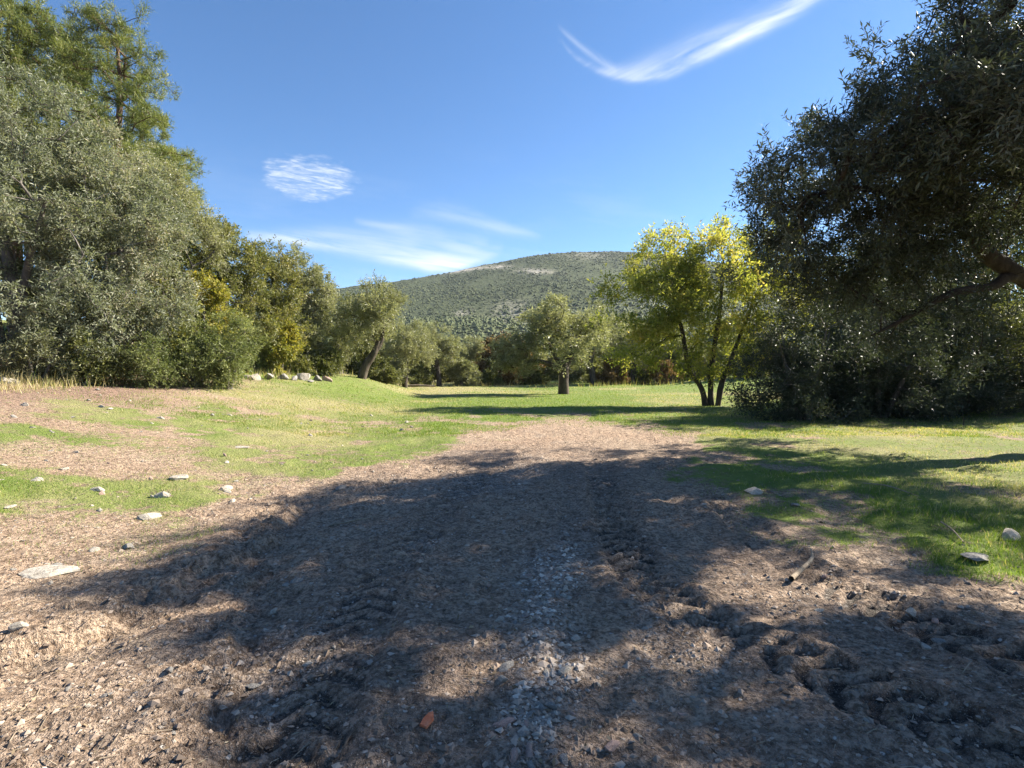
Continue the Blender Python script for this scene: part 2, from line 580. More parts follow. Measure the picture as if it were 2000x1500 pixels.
M['bark_shaded'] = rough_material('shaded_olive_bark', [(.018, .014, .011), (.045, .035, .027), (.085, .068, .052)], 5, .9, .9, .35, 30)  # olive bark again, darkened to paint in the limbs' shaded side
M['bark_red'] = rough_material('pine_bark', [(.05, .032, .022), (.12, .075, .05), (.20, .13, .09)], 6, .9, .9, .4, 30)
M['bark_grey'] = rough_material('grey_bark', [(.06, .052, .045), (.13, .115, .10), (.24, .21, .18)], 7, .7, .85, .4, 40)
M['stone'] = rough_material('pale_limestone', [(.22, .19, .15), (.42, .375, .31), (.58, .535, .46)], 5, .6, .85, 1, 50)
M['stone_grey'] = rough_material('grey_limestone', [(.13, .12, .11), (.28, .26, .23), (.42, .39, .35)], 6, .6, .85, 1, 50)
M['stone_pink'] = rough_material('pinkish_stone', [(.25, .16, .13), (.38, .27, .22), (.48, .36, .30)], 8, .5, .85, 1, 60)
M['tile'] = rough_material('orange_fired_clay', [(.40, .11, .05), (.55, .17, .08), (.62, .24, .13)], 14, .35, .85, 1, 90)
M['wood'] = rough_material('weathered_wood', [(.16, .12, .08), (.30, .24, .17), (.42, .35, .26)], 9, .5, .8, .3, 50)


def grass_material():
    m = bpy.data.materials.new('grass_blade')
    m.use_nodes = True
    t = NT(m.node_tree); t.n.clear()
    col = t.ramp(t.attr('tint'), [(0, (.065, .125, .014)), (.45, (.165, .245, .036)), (.62, (.27, .30, .075)), (.8, (.44, .38, .18)), (1, (.54, .46, .28))])
    p = t.new('ShaderNodeBsdfPrincipled')
    t.l.new(col, p.inputs['Base Color'])
    p.inputs['Roughness'].default_value = .55
    p.inputs['Specular IOR Level'].default_value = .25
    tr = t.new('ShaderNodeBsdfTranslucent')
    t.l.new(t.mix(1.0, col, (1.3, 1.3, .6), 'MULTIPLY'), tr.inputs[0])
    mx = t.new('ShaderNodeMixShader'); mx.inputs[0].default_value = .4
    t.l.new(p.outputs[0], mx.inputs[1]); t.l.new(tr.outputs[0], mx.inputs[2])
    o = t.new('ShaderNodeOutputMaterial'); t.l.new(mx.outputs[0], o.inputs[0])
    return m


M['grass'] = grass_material()


def ground_material():
    m = bpy.data.materials.new('earth_and_turf')
    m.use_nodes = True
    t = NT(m.node_tree); t.n.clear()
    g = t.new('ShaderNodeNewGeometry').outputs['Position']
    big = t.noise(g, .7, 5, .6)
    mid = t.noise(g, 5, 5, .62)
    fine = t.noise(g, 38, 4, .65)
    vf = t.noise(g, 150, 2, .6)
    soil = t.mix(t.rng(mid, .3, .7), (.47, .340, .235), (.62, .48, .345))
    soil = t.mix(t.rng(big, .35, .65, 0, .6), soil, (.50, .335, .225))
    soil = t.mix(t.attr('red'), soil, t.mix(t.rng(mid, .3, .7), (.33, .205, .145), (.47, .32, .235)))
    mud = t.mix(t.rng(mid, .3, .7), (.25, .178, .125), (.42, .31, .23))
    soil = t.mix(t.math('MULTIPLY', t.attr('damp_shade'), .85, clamp=True), soil, t.mix(t.rng(t.attr('damp_shade'), .95, 1.3), mud, (.10, .078, .06)))  # darkest tone puts shade into the moist tread grooves
    soil = t.mix(t.math('MULTIPLY', t.attr('gravel'), t.rng(fine, .42, .58, 0, .8)), soil, (.46, .42, .37))
    med = t.noise(g, 14, 4, .65)
    soil = t.mix(t.rng(med, .38, .56, .0, .9), t.mix(1.0, soil, (.48, .45, .43), 'MULTIPLY'), soil)
    soil = t.mix(t.rng(fine, .40, .56, .0, .9), t.mix(1.0, soil, (.42, .40, .38), 'MULTIPLY'), soil)
    # pebbles and crumbs pressed into the surface
    vo = t.new('ShaderNodeTexVoronoi'); vo.inputs['Scale'].default_value = 34; vo.inputs['Randomness'].default_value = 1
    wv = t.new('ShaderNodeVectorMath', operation='ADD')
    wn = t.new('ShaderNodeTexNoise'); wn.inputs['Scale'].default_value = 25; t.l.new(g, wn.inputs['Vector'])
    ws = t.new('ShaderNodeVectorMath', operation='SCALE'); ws.inputs['Scale'].default_value = .03
    t.l.new(wn.outputs['Color'], ws.inputs[0]); t.l.new(g, wv.inputs[0]); t.l.new(ws.outputs[0], wv.inputs[1])
    t.l.new(wv.outputs[0], vo.inputs['Vector'])
    sc_ = t.new('ShaderNodeSeparateColor'); t.l.new(vo.outputs['Color'], sc_.inputs[0])
    keep_ = t.math('GREATER_THAN', t.math('ADD', sc_.outputs[0], t.math('MULTIPLY', t.attr('gravel'), .35)), .80)
    body = t.rng(t.math('ADD', vo.outputs['Distance'], t.math('MULTIPLY', sc_.outputs[2], .28)), .50, .34)
    peb = t.math('MULTIPLY', keep_, body)
    soil = t.mix(t.math('MULTIPLY', peb, .85), soil, t.ramp(sc_.outputs[1], [(0, (.17, .14, .12)), (.5, (.34, .30, .26)), (1, (.58, .53, .47))]))
    soil = t.mix(t.rng(vf, .58, .70, 0, .5), soil, (.52, .47, .41))
    turf = t.mix(t.rng(mid, .32, .68), (.125, .19, .030), (.20, .255, .055))
    straw = t.mix(t.rng(fine, .3, .7), (.32, .26, .13), (.46, .38, .22))
    turf = t.mix(t.math('MULTIPLY', t.attr('dry'), t.rng(fine, .30, .60, .25, .95)), turf, straw)
    turf = t.mix(t.rng(vf, .35, .65, .35, 0.0), turf, (.05, .06, .015))
    gm = t.math('ADD', t.attr('grass'), t.math('ADD', t.math('MULTIPLY', t.math('SUBTRACT', fine, .5), 1.3), t.math('MULTIPLY', t.math('SUBTRACT', mid, .5), 1.2)))
    c = t.mix(t.rng(gm, .34, .62), soil, turf)
    p = t.new('ShaderNodeBsdfPrincipled')
    t.l.new(c, p.inputs['Base Color'])
    t.l.new(t.rng(t.attr('damp_shade'), 0, 1, .95, .72), p.inputs['Roughness'])
    p.inputs['Specular IOR Level'].default_value = .22
    b = t.new('ShaderNodeBump')
    b.inputs['Strength'].default_value = 1.0
    b.inputs['Distance'].default_value = .04
    hgt = t.math('ADD', t.math('MULTIPLY', fine, 1.0), t.math('ADD', t.math('MULTIPLY', vf, .30), t.math('ADD', t.math('MULTIPLY', med, 1.2), t.math('ADD', t.math('MULTIPLY', peb, .30), t.math('MULTIPLY', mid, .8)))))
    t.l.new(hgt, b.inputs['Height'])
    t.l.new(b.outputs[0], p.inputs['Normal'])
    o = t.new('ShaderNodeOutputMaterial'); t.l.new(p.outputs[0], o.inputs[0])
    return m


M['ground'] = ground_material()


def mountain_material():
    m = bpy.data.materials.new('scrub_and_limestone')
    m.use_nodes = True
    t = NT(m.node_tree); t.n.clear()
    g = t.new('ShaderNodeNewGeometry').outputs['Position']
    n1 = t.noise(g, .02, 5, .6)
    n2 = t.noise(g, .16, 4, .6)
    n3 = t.noise(g, .5, 3, .6)
    scrub = t.mix(t.rng(n2, .35, .65), (.045, .058, .024), (.080, .096, .040))
    dryg = t.mix(t.rng(n3, .4, .6), (.085, .095, .045), (.12, .125, .065))
    c = t.mix(t.rng(n3, .52, .66, 0, .35), scrub, dryg)
    c = t.mix(t.rng(t.math('ADD', t.math('MULTIPLY', n1, .5), t.math('MULTIPLY', n3, .5)), .60, .70, 0, .3), c, (.26, .24, .20))
    rk = t.math('MULTIPLY', t.attr('rock'), t.rng(t.math('ADD', t.math('MULTIPLY', n2, .5), t.math('MULTIPLY', n3, .6)), .42, .58))
    c = t.mix(rk, c, (.52, .46, .39))
    p = t.new('ShaderNodeBsdfPrincipled')
    t.l.new(c, p.inputs['Base Color'])
    p.inputs['Roughness'].default_value = .95
    p.inputs['Specular IOR Level'].default_value = .1
    b = t.new('ShaderNodeBump'); b.inputs['Strength'].default_value = 1; b.inputs['Distance'].default_value = 4
    t.l.new(t.math('ADD', n2, t.math('MULTIPLY', n3, .5)), b.inputs['Height']); t.l.new(b.outputs[0], p.inputs['Normal'])
    o = t.new('ShaderNodeOutputMaterial'); t.l.new(p.outputs[0], o.inputs[0])
    return m


M['mountain'] = mountain_material()


# ------------------------------------------------------------------ ground
def grow(a, b, step, ratio):
    out = [a]
    s = step
    while out[-1] < b:
        s *= ratio
        out.append(out[-1] + s)
    return out


xs_r = grow(4.6, 1800, .036, 1.075)
xs = np.array(sorted([-v for v in xs_r]) + list(np.arange(-4.55, 4.58, .039)) + xs_r)
ys = list(np.arange(1.5, 5.0, .03))
while ys[-1] < 60:
    ys.append(ys[-1] + max(.03, .0125 * (ys[-1] - 2.4)))
ys = [1.5 - v for v in reversed(grow(0, 60, .05, 1.25)[1:])] + ys + grow(ys[-1], 2600, .7, 1.09)[1:]
ys = np.array(ys)
X, Y = np.meshgrid(xs, ys)
gm = masks(X, Y)
Z = H(X, Y, gm)
nx, ny = len(xs), len(ys)
idx = np.arange(nx * ny).reshape(ny, nx)
gf = np.stack([idx[:-1, :-1], idx[:-1, 1:], idx[1:, 1:], idx[1:, :-1]], -1).reshape(-1, 4)
gme = mesh_np('ground', np.stack([X, Y, Z], -1).reshape(-1, 3), [gf], M['ground'],
              {k: gm[k].ravel() for k in ('grass', 'damp_shade', 'gravel', 'red', 'dry')}, smooth=True)
ground = tag(obj('ground', gme), kind='structure')

# ------------------------------------------------------------------ mountain with scrub
MD, MY0 = 800.0, 170.0
RPX = [-1500, -400, 200, 400, 560, 650, 750, 850, 920, 1000, 1060, 1120, 1200, 1300, 1420, 1600, 1800, 2300, 3200]
RPY = [640, 640, 625, 606, 582, 565, 551, 538, 525, 503, 495, 491, 491, 497, 515, 560, 600, 640, 660]


def ridge(u):
    return np.interp(u, (np.array(RPX) - 1000) / FPX, (HOR - np.array(RPY)) / FPX) * MD


def mount_h(x, y):
    u = x / MD
    k = .045
    r = (ridge(u - k) + 2 * ridge(u) + ridge(u + k)) / 4
    t = (y - MY0) / (MD - MY0)
    prof = np.where(t < 1, np.clip(t, 0, 1) ** 1.25, 1 - .35 * np.clip(t - 1, 0, 3) ** 1.6)
    z = -8 + (r + 9) * prof
    gully = np.abs(fbm(x, y * .4, 190, 3, 101)) * 2
    z = z - gully * 26 * np.clip(t, 0, 1) * np.clip(1.05 - t, 0, 1) * 2
    z = z + fbm(x, y, 60, 4, 103) * 10 * np.clip(t * 2, 0, 1) * np.clip((1.15 - t) * 2.2, .12, 1)
    return z


mx_ = np.linspace(-1500, 1500, 240); my_ = np.concatenate([np.linspace(MY0 - 20, 880, 130), np.linspace(900, 1500, 20)])
MX, MY = np.meshgrid(mx_, my_)
MZ = mount_h(MX, MY)


def rock_patch(x, y):
    px = 1000 + x / y * FPX
    z = mount_h(x, y)
    py = HOR - (z - CAMH) / y * FPX
    def blob(cx, cy, sx, sy, tilt=0):
        a = (px - cx) / sx; b = (py - cy - (px - cx) * tilt) / sy
        return np.exp(-(a * a + b * b))
    return np.clip(blob(915, 528, 40, 3, -.15) + blob(975, 523, 18, 3) + blob(1045, 531, 30, 4, .06) + .45 * blob(1000, 610, 32, 22) + .5 * blob(905, 612, 14, 8) + .35 * blob(1150, 500, 40, 8), 0, 1)


midx = np.arange(MX.size).reshape(MX.shape)
mf = np.stack([midx[:-1, :-1], midx[:-1, 1:], midx[1:, 1:], midx[1:, :-1]], -1).reshape(-1, 4)
rockm = rock_patch(MX, np.maximum(MY, 50))
mme = mesh_np('mountain', np.stack([MX, MY, MZ], -1).reshape(-1, 3), [mf], M['mountain'], {'rock': rockm.ravel()}, smooth=True)
mountain = tag(obj('mountain', mme), kind='structure')

ICO_V = None


def ico():
    p = (1 + 5 ** .5) / 2
    v = norm(np.array([(-1, p, 0), (1, p, 0), (-1, -p, 0), (1, -p, 0), (0, -1, p), (0, 1, p), (0, -1, -p), (0, 1, -p), (p, 0, -1), (p, 0, 1), (-p, 0, -1), (-p, 0, 1)], float))
    f = np.array([(0, 11, 5), (0, 5, 1), (0, 1, 7), (0, 7, 10), (0, 10, 11), (1, 5, 9), (5, 11, 4), (11, 10, 2), (10, 7, 6), (7, 1, 8), (3, 9, 4), (3, 4, 2), (3, 2, 6), (3, 6, 8), (3, 8, 9), (4, 9, 5), (2, 4, 11), (6, 2, 10), (8, 6, 7), (9, 8, 1)])
    return v, f


IV, IF = ico()


def ico2():
    v = list(map(tuple, IV)); mid = {}; f2 = []
    def mp(a, b):
        k = (min(a, b), max(a, b))
        if k not in mid:
            m = (np.array(v[a]) + np.array(v[b])) / 2
            v.append(tuple(m / np.linalg.norm(m))); mid[k] = len(v) - 1
        return mid[k]
    for a, b, c in IF:
        ab, bc, ca = mp(a, b), mp(b, c), mp(c, a)
        f2 += [(a, ab, ca), (b, bc, ab), (c, ca, bc), (ab, bc, ca)]
    return np.array(v), np.array(f2)


IV2, IF2 = ico2()


def bushlets(P, S, seed=0):
    """eight-sided lumps for far scrub"""
    r = np.random.default_rng(seed)
    o = np.array([(1, 0, 0), (0, 1, 0), (-1, 0, 0), (0, -1, 0), (0, 0, 1), (0, 0, -1)], float)
    n = len(P)
    v = o[None] * (1 + .4 * (r.random((n, 6, 1)) * 2 - 1)) + r.normal(size=(n, 6, 3)) * .15
    v = v * S[:, None] + P[:, None]
    f = np.array([(0, 1, 4), (1, 2, 4), (2, 3, 4), (3, 0, 4), (1, 0, 5), (2, 1, 5), (3, 2, 5), (0, 3, 5)])
    return v.reshape(-1, 3), (f[None] + (np.arange(n) * 6)[:, None, None]).reshape(-1, 3)


def blobs(P, S, seed=0, rough=.35):
    """many small lumpy bodies as one mesh: P centres (n,3), S radii (n,3)"""
    r = np.random.default_rng(seed)
    n = len(P)
    v = IV[None] * (1 + rough * (r.random((n, 12, 1)) * 2 - 1))
    a = r.random(n) * 6.283
    ca, sa = np.cos(a), np.sin(a)
    v = v * S[:, None]
    vx = v[..., 0] * ca[:, None] - v[..., 1] * sa[:, None]; vy = v[..., 0] * sa[:, None] + v[..., 1] * ca[:, None]
    v = np.stack([vx, vy, v[..., 2]], -1) + P[:, None]
    f = IF[None] + (np.arange(n) * 12)[:, None, None]
    return v.reshape(-1, 3), f.reshape(-1, 3)


M['scrub'] = leaf_material('far_scrub', [(0, (.050, .064, .027)), (.5, (.078, .096, .038)), (1, (.118, .135, .054))], .15, .7, .1)
ns = 90000
sx_ = (rng.random(ns) * 2 - 1); sy_ = MY0 + 10 + (MD + 15 - MY0) * rng.random(ns) ** .8
sxw = sx_ * (sy_ * .62)
keep = (fbm(sxw, sy_, 55, 4, 111) * 1.3 + rng.random(ns) * .5 > .03) & (rng.random(ns) > rock_patch(sxw, sy_) * 1.0)
sxw, sy_ = sxw[keep][:28000], sy_[keep][:28000]
sz = mount_h(sxw, sy_)
rad = .8 * (.9 + 1.7 * rng.random(len(sxw)) ** 2) * (.8 + .25 * (sy_ < 450))
S = np.stack([rad * 1.15, rad * 1.15, rad * .85], 1)
v, f = bushlets(np.stack([sxw, sy_, sz + rad * .3], 1), S, 5)
tint = np.repeat(np.clip(rng.random(len(sxw)) * .5 + .6 * (fbm(sxw, sy_, 70, 3, 5) + .35) + .25 * (sy_ < 420), 0, 1), 6)
tag(obj('mountain_scrub', mesh_np('mountain_scrub', v, [f], M['scrub'], {'tint': tint})), 'dark green scrub covering the far mountain slope', 'scrub', kind='stuff')


# ------------------------------------------------------------------ air
hm = bpy.data.materials.new('thin_haze')
hm.use_nodes = True
t = NT(hm.node_tree); t.n.clear()
pv_ = t.new('ShaderNodeVolumePrincipled')
pv_.inputs['Color'].default_value = (.80, .88, 1.0, 1)
pv_.inputs['Density'].default_value = .00010
pv_.inputs['Anisotropy'].default_value = .2
o_ = t.new('ShaderNodeOutputMaterial'); t.l.new(pv_.outputs[0], o_.inputs['Volume'])
hx, hy0, hy1, hz0, hz1 = 2200, -140, 3100, float(min(Z.min(), MZ.min())) - 1.0, float(max(Z.max(), MZ.max())) + 8.0
hv = np.array([(x, y, z) for z in (hz0, hz1) for y in (hy0, hy1) for x in (-hx, hx)], float)
hf = np.array([(0, 2, 3, 1), (4, 5, 7, 6), (0, 1, 5, 4), (2, 6, 7, 3), (0, 4, 6, 2), (1, 3, 7, 5)])
tag(obj('haze', mesh_np('haze', hv, [hf], hm)), 'thin pale haze in the air over the valley', 'haze', kind='stuff')

# ------------------------------------------------------------------ trees
def leaf_mesh(B, D, L, nl, ll, lw, r, droop=.15, ang=(.5, 1.1), upn=.6, ctint=None, fold=.12):
    Mt = len(B)
    t = (np.arange(nl)[None] + .3 + .7 * r.random((Mt, nl))) / nl
    pos = B[:, None] + D[:, None] * (L[:, None] * t)[..., None]
    pos[..., 2] -= droop * L[:, None] * t * t
    U_, V_ = basis(D)
    phi = np.arange(nl)[None] * 2.4 + r.random((Mt, nl)) * 1.2 + r.random((Mt, 1)) * 6.28
    side = np.cos(phi)[..., None] * U_[:, None] + np.sin(phi)[..., None] * V_[:, None]
    A = ang[0] + (ang[1] - ang[0]) * r.random((Mt, nl))
    ld = np.cos(A)[..., None] * D[:, None] + np.sin(A)[..., None] * side
    ld[..., 2] -= .12
    ld = norm(ld)
    nn = r.normal(size=(Mt, nl, 3)); nn[..., 2] += upn * 1.6
    wv = norm(np.cross(ld, nn)); nv = np.cross(wv, ld)
    s = (.45 + .95 * r.random((Mt, nl)))[..., None]
    v0 = pos
    v1 = pos + ld * (ll * s * .48) + wv * (lw * s * .5) + nv * (ll * s * fold)
    v2 = pos + ld * ll * s
    v3 = pos + ld * (ll * s * .48) - wv * (lw * s * .5) + nv * (ll * s * fold)
    verts = np.stack([v0, v1, v2, v3], 2).reshape(-1, 3)
    n = Mt * nl
    f = (np.arange(n) * 4)[:, None] + np.array([0, 1, 2, 3])[None]
    if ctint is None:
        ctint = np.full(Mt, .5)
    ti = np.clip(ctint[:, None] + (r.random((Mt, nl)) - .5) * .55, 0, 1)
    return verts, f, np.repeat(ti.ravel(), 4)


def tree_meshes(seed, stems, lobes, n_cl, tw, nl, ll, lw, mats, tw_len=.45, tip=.006, droop=.15, bf=.3,
                gap=.30, gapf=1.0, outward=.7, upb=.15, ang=(.5, 1.1), upn=.6, twig=.3, shell=.5, tint=(.2, .8), wander=.12, seg=.45, sides=10, flare=.35):
    """stems: list of (points, radii). lobes: list of (centre, (rx,ry,rz), weight). Everything relative to the trunk's base."""
    r = np.random.default_rng(seed)
    # stems
    sv, sf, off = [], [], 0
    nodes, nrad, npath = [], [], []
    for k, (pts, rads) in enumerate(stems):
        v, f, cl, ro = loft(pts, rads, sides, seed + k, .10, flare if k == 0 else .12)
        sv.append(mesh_np('stem', v, [f], mats[1], smooth=True))
        half = max(1, int(len(cl) * (.45 if k == 0 and len(stems) == 1 else .3)))
        for q in range(half, len(cl)):
            nodes.append(cl[q]); nrad.append(ro[q]); npath.append(.0)
    # crown attractors
    lw_ = np.array([l[2] for l in lobes], float); lw_ /= lw_.sum()
    pts = []; cen = []
    while len(pts) < n_cl:
        k = r.choice(len(lobes), p=lw_)
        c, rad, _ = lobes[k]
        d = norm(r.normal(size=3)) * (r.random() ** (1 / 3 * (1 - shell) + .08))
        p = np.array(c) + d * np.array(rad)
        if vnoise3((p * gapf + seed * 3.7)[None], seed)[0] < gap:
            continue
        if p[2] < .05:
            continue
        pts.append(p); cen.append(np.array(c))
    pts = np.array(pts); cen = np.array(cen)
    nodes = list(nodes)
    root0 = len(nodes)
    rt = np.array(nodes)
    order = np.argsort(np.min(np.linalg.norm(pts[:, None] - rt[None], axis=2), axis=1))
    NA = np.zeros((n_cl * 14 + root0 + 10, 3)); NP = np.zeros(len(NA)); par = np.full(len(NA), -1); cnt = 0
    NA[:root0] = rt; cnt = root0
    tips = []
    for q in order:
        p = pts[q]
        d = np.linalg.norm(NA[:cnt] - p, axis=1)
        j = int(np.argmin(d + bf * NP[:cnt]))
        L = d[j]
        k = max(1, min(12, int(round(L / seg))))
        prev = j
        a = NA[j]
        for s in range(1, k + 1):
            t = s / k
            c = a * (1 - t) + p * t
            if s < k:
                c = c + r.normal(size=3) * wander * L / k * 1.2
                c[2] += (t * (1 - t)) * L * .18
            if cnt >= len(NA):
                break
            NA[cnt] = c; NP[cnt] = NP[prev] + L / k; par[cnt] = prev
            prev = cnt; cnt += 1
        tips.append(prev)
    load = np.zeros(cnt)
    load[tips] += 1
    for i in range(cnt - 1, root0 - 1, -1):
        if par[i] >= 0:
            load[par[i]] += load[i]
    rr_ = tip * np.maximum(load, 1) ** .46
    rr_[:root0] = np.minimum(rr_[:root0], np.array(nrad))
    ch = np.arange(root0, cnt)
    P0, P1 = NA[par[ch]], NA[ch]
    r1 = rr_[ch]; r0 = np.minimum(rr_[par[ch]], r1 * 1.35)
    e = norm(P1 - P0) * np.minimum(r1, .03)[:, None]
    big = r1 > .022
    bv, bfa, off = [], [], 0
    for msk, n in ((big, 6), (~big, 3)):
        if msk.any():
            v, f = frusta(P0[msk] - e[msk] * .5, P1[msk] + e[msk] * .5, r0[msk], r1[msk], n)
            bv.append(v); bfa.append(f + off); off += len(v)
    # twigs with leaves
    C = np.repeat(pts, tw, 0); CC = np.repeat(cen, tw, 0)
    lobc = np.array([0, 0, 0])
    out = norm(C - CC)
    D = norm(out * outward + r.normal(size=C.shape) * .62 + np.array([0, 0, upb]))
    L = tw_len * (.55 + .8 * r.random(len(C)))
    B = C + r.normal(size=C.shape) * tw_len * .28 - D * L[:, None] * .35
    ct = np.repeat(tint[0] + (tint[1] - tint[0]) * r.random(n_cl), tw)
    # patches of tint through the crown (age of the leaves)
    ct = ct * .6 + .4 * (tint[0] + (tint[1] - tint[0]) * vnoise3(C * .9 + seed, seed + 9))
    lv, lf, lt = leaf_mesh(B, D, L, nl, ll, lw, r, droop, ang, upn, ct)
    if twig > 0:
        if twig < 1:
            kk = r.random(len(B)) < twig
            B, D, L = B[kk], D[kk], L[kk]
        e1 = B + D * L[:, None]; e1[:, 2] -= droop * L
        v, f = frusta(B, e1, np.full(len(B), tip * .55), np.full(len(B), tip * .15), 3)
        bv.append(v); bfa.append(f + off); off += len(v)
    lm, bm = mats
    mb = mesh_np('branchwork', np.concatenate(bv), [np.concatenate(bfa)], bm, smooth=True)
    mc = mesh_np('crown', lv, [lf], lm, {'tint': lt})
    return sv, mb, mc


def place_tree(name, meshes, loc, label, cat='tree', group=None, rz=0.0, sc=1.0):
    o = bpy.data.objects.new(name, None)
    COL.objects.link(o)
    o.empty_display_size = .3
    o.location = loc
    o.rotation_euler = (0, 0, rz)
    o.scale = (sc, sc, sc) if not isinstance(sc, tuple) else sc
    tag(o, label, cat, group)
    sv, mb, mc = meshes
    for k, me in enumerate(sv):
        obj('stem' if cat == 'shrub' else ('trunk' if k == 0 or name == 'deciduous_tree' else 'limb'), me, o)
    tag(obj('branchwork', mb, o), kind='stuff')
    obj('crown', mc, o)
    return o


def pix_tree(base, lobes_px, stems_px=None):
    """base (x,y); lobes (px,py,depth,rx[,rz,ry]) -> relative lobes"""
    b = np.array([base[0], base[1], ground_at(*base)])
    lobes = []
    for l in lobes_px:
        px, py, d, rx = l[:4]
        rz = l[4] if len(l) > 4 else rx * .85
        ry = l[5] if len(l) > 5 else rx
        c = np.array(at(px, py, d)) - b
        lobes.append((c, (rx, ry, rz), rx * ry * rz if rx > .5 else rx * ry * rz * 1.6))
    stems = []
    for pts, rads in (stems_px or []):
        P = []
        for p in pts:
            if len(p) == 4:                      # ('w', x, y, z) relative
                P.append(np.array(p[1:], float))
            else:
                P.append(np.array(at(*p)) - b)
        stems.append((P, rads))
    return b, lobes, stems


# --- the big dark olive on the right, trunk just outside the frame
base = (11.7, 10.4)
b, lobes, stems = pix_tree(base, [
    (1525, 440, 9.0, 1.0), (1480, 350, 9.2, .65), (1590, 320, 9.0, 1.1), (1690, 330, 8.5, 1.3), (1620, 215, 9.0, .6), (1560, 260, 9.0, .5),
    (1780, 200, 8.5, 1.2), (1830, 90, 8.2, .8), (1900, 60, 8.0, 1.1), (1950, 240, 9.0, 1.6), (1850, 380, 9.5, 1.6), (1660, 470, 9.8, 1.2),
    (1480, 500, 10.0, .7), (1560, 545, 10.5, .8), (1740, 520, 10.5, 1.2), (2000, 420, 10.5, 1.8), (2080, 60, 8.5, 1.7), (2250, 250, 9.0, 2.2), (1700, 640, 10.6, .9, .5),
    (1800, 560, 12.2, 1.3), (1620, 420, 12.2, 1.2), (1980, 120, 8.5, 1.3), (1900, 480, 11, 1.2), (1750, 420, 9.0, 1.2), (1850, 630, 9.6, .8, .5), (1950, 600, 9.6, .9, .5), (1960, 700, 9.4, .7, .4), (1760, 590, 9.8, .8, .5), (1600, 560, 9.6, .7, .5)],
    [([('w', 0, 0, -.3), ('w', -.15, -.1, 1.2), ('w', -.5, -.2, 2.2), ('w', -1.3, -.5, 3.0)], [.40, .31, .27, .20]),
     ([('w', -.9, -.3, 2.6), (1925, 500, 9.8), (1890, 420, 9.4), (1800, 395, 9.2), (1680, 368, 9.0), (1580, 380, 9.0)], [.19, .13, .10, .075, .05, .025]),
     ([('w', -.5, -.2, 2.2), (1990, 545, 9.9), (1930, 560, 9.8), (1850, 575, 9.7), (1760, 625, 9.8), (1700, 655, 9.8)], [.16, .105, .085, .065, .045, .015]),
     ([('w', -.9, -.3, 2.6), (2030, 330, 9.5), (1960, 180, 9.0), (1900, 60, 8.4)], [.2, .14, .08, .03])])
lobes += [(np.array([6.5, 6.0, 5.0]) - b, (1.1, 1.2, .8), 2.8), (np.array([5.6, 6.6, 4.6]) - b, (1.0, 1.0, .7), 1.8), (np.array([7.9, 4.8, 5.2]) - b, (1.1, 1.0, .8), 2.0), (np.array([7.7, 5.3, 5.0]) - b, (1.2, 1.1, .9), 2.2), (np.array([8.7, 3.6, 4.6]) - b, (1.3, 1.1, .9), 2.0), (np.array([7.6, 6.0, 4.8]) - b, (1.9, 1.7, 1.2), 3.5), (np.array([8.6, 4.2, 4.6]) - b, (1.9, 1.7, 1.2), 3.5), (np.array([7.4, 8.2, 5.0]) - b, (1.6, 1.5, 1.3), 3.0)]
big_olive = tree_meshes(3, stems, lobes, 960, 18, 12, .10, .024, (M['olive_shaded'], M['bark_shaded']), tw_len=.42, tip=.006, gap=.35, gapf=1.0, tint=(.15, .8), bf=.25, twig=1)
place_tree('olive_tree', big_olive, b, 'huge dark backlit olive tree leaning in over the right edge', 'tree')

# --- yellow-green walnut-like tree
base = (at(1385, 793, 22.4).x, 22.4)
b, lobes, stems = pix_tree(base, [
    (1290, 520, 22.4, 1.5), (1250, 600, 22.0, 1.3), (1350, 470, 22.4, 1.2), (1400, 560, 22, 1.9), (1330, 640, 21.6, 1.6), (1440, 440, 23, 1.1), (1240, 680, 22, 1.0, .8),
    (1480, 560, 22.8, 1.7), (1450, 660, 21.8, 1.4), (1330, 715, 22, 1.0, .6), (1530, 510, 23.2, 1.4), (1545, 600, 23.0, 1.4), (1500, 450, 23.2, 1.1), (1395, 690, 21.8, 1.0), (1205, 620, 22.4, .9), (1195, 560, 22.4, .6), (1360, 435, 22.4, .6), (1300, 570, 21.6, 1.5), (1385, 520, 21.8, 1.4)],
    [([('w', -.12, 0, -.2), ('w', -.3, 0, .7), ('w', -.85, 0, 1.6), (1330, 640, 22.3), (1300, 540, 22.3)], [.13, .115, .10, .075, .03]),
     ([('w', .12, .1, -.2), ('w', .1, .1, 1.0), ('w', .2, .1, 2.2), (1405, 600, 22.4), (1410, 500, 22.6)], [.13, .115, .10, .075, .03]),
     ([('w', .34, 0, -.2), ('w', .5, -.05, .9), ('w', .85, -.1, 1.9), (1450, 640, 22.4), (1480, 560, 22.6)], [.12, .11, .095, .07, .03])])
wal = tree_meshes(11, stems, lobes, 430, 13, 9, .145, .055, (M['walnut'], M['bark']), tw_len=.62, tip=.007, gap=.36, gapf=.8, tint=(.1, .95), droop=.3, upn=.3, flare=.1)
place_tree('deciduous_tree', wal, b, 'yellow-green autumn tree with three slim stems beside the track', 'tree')

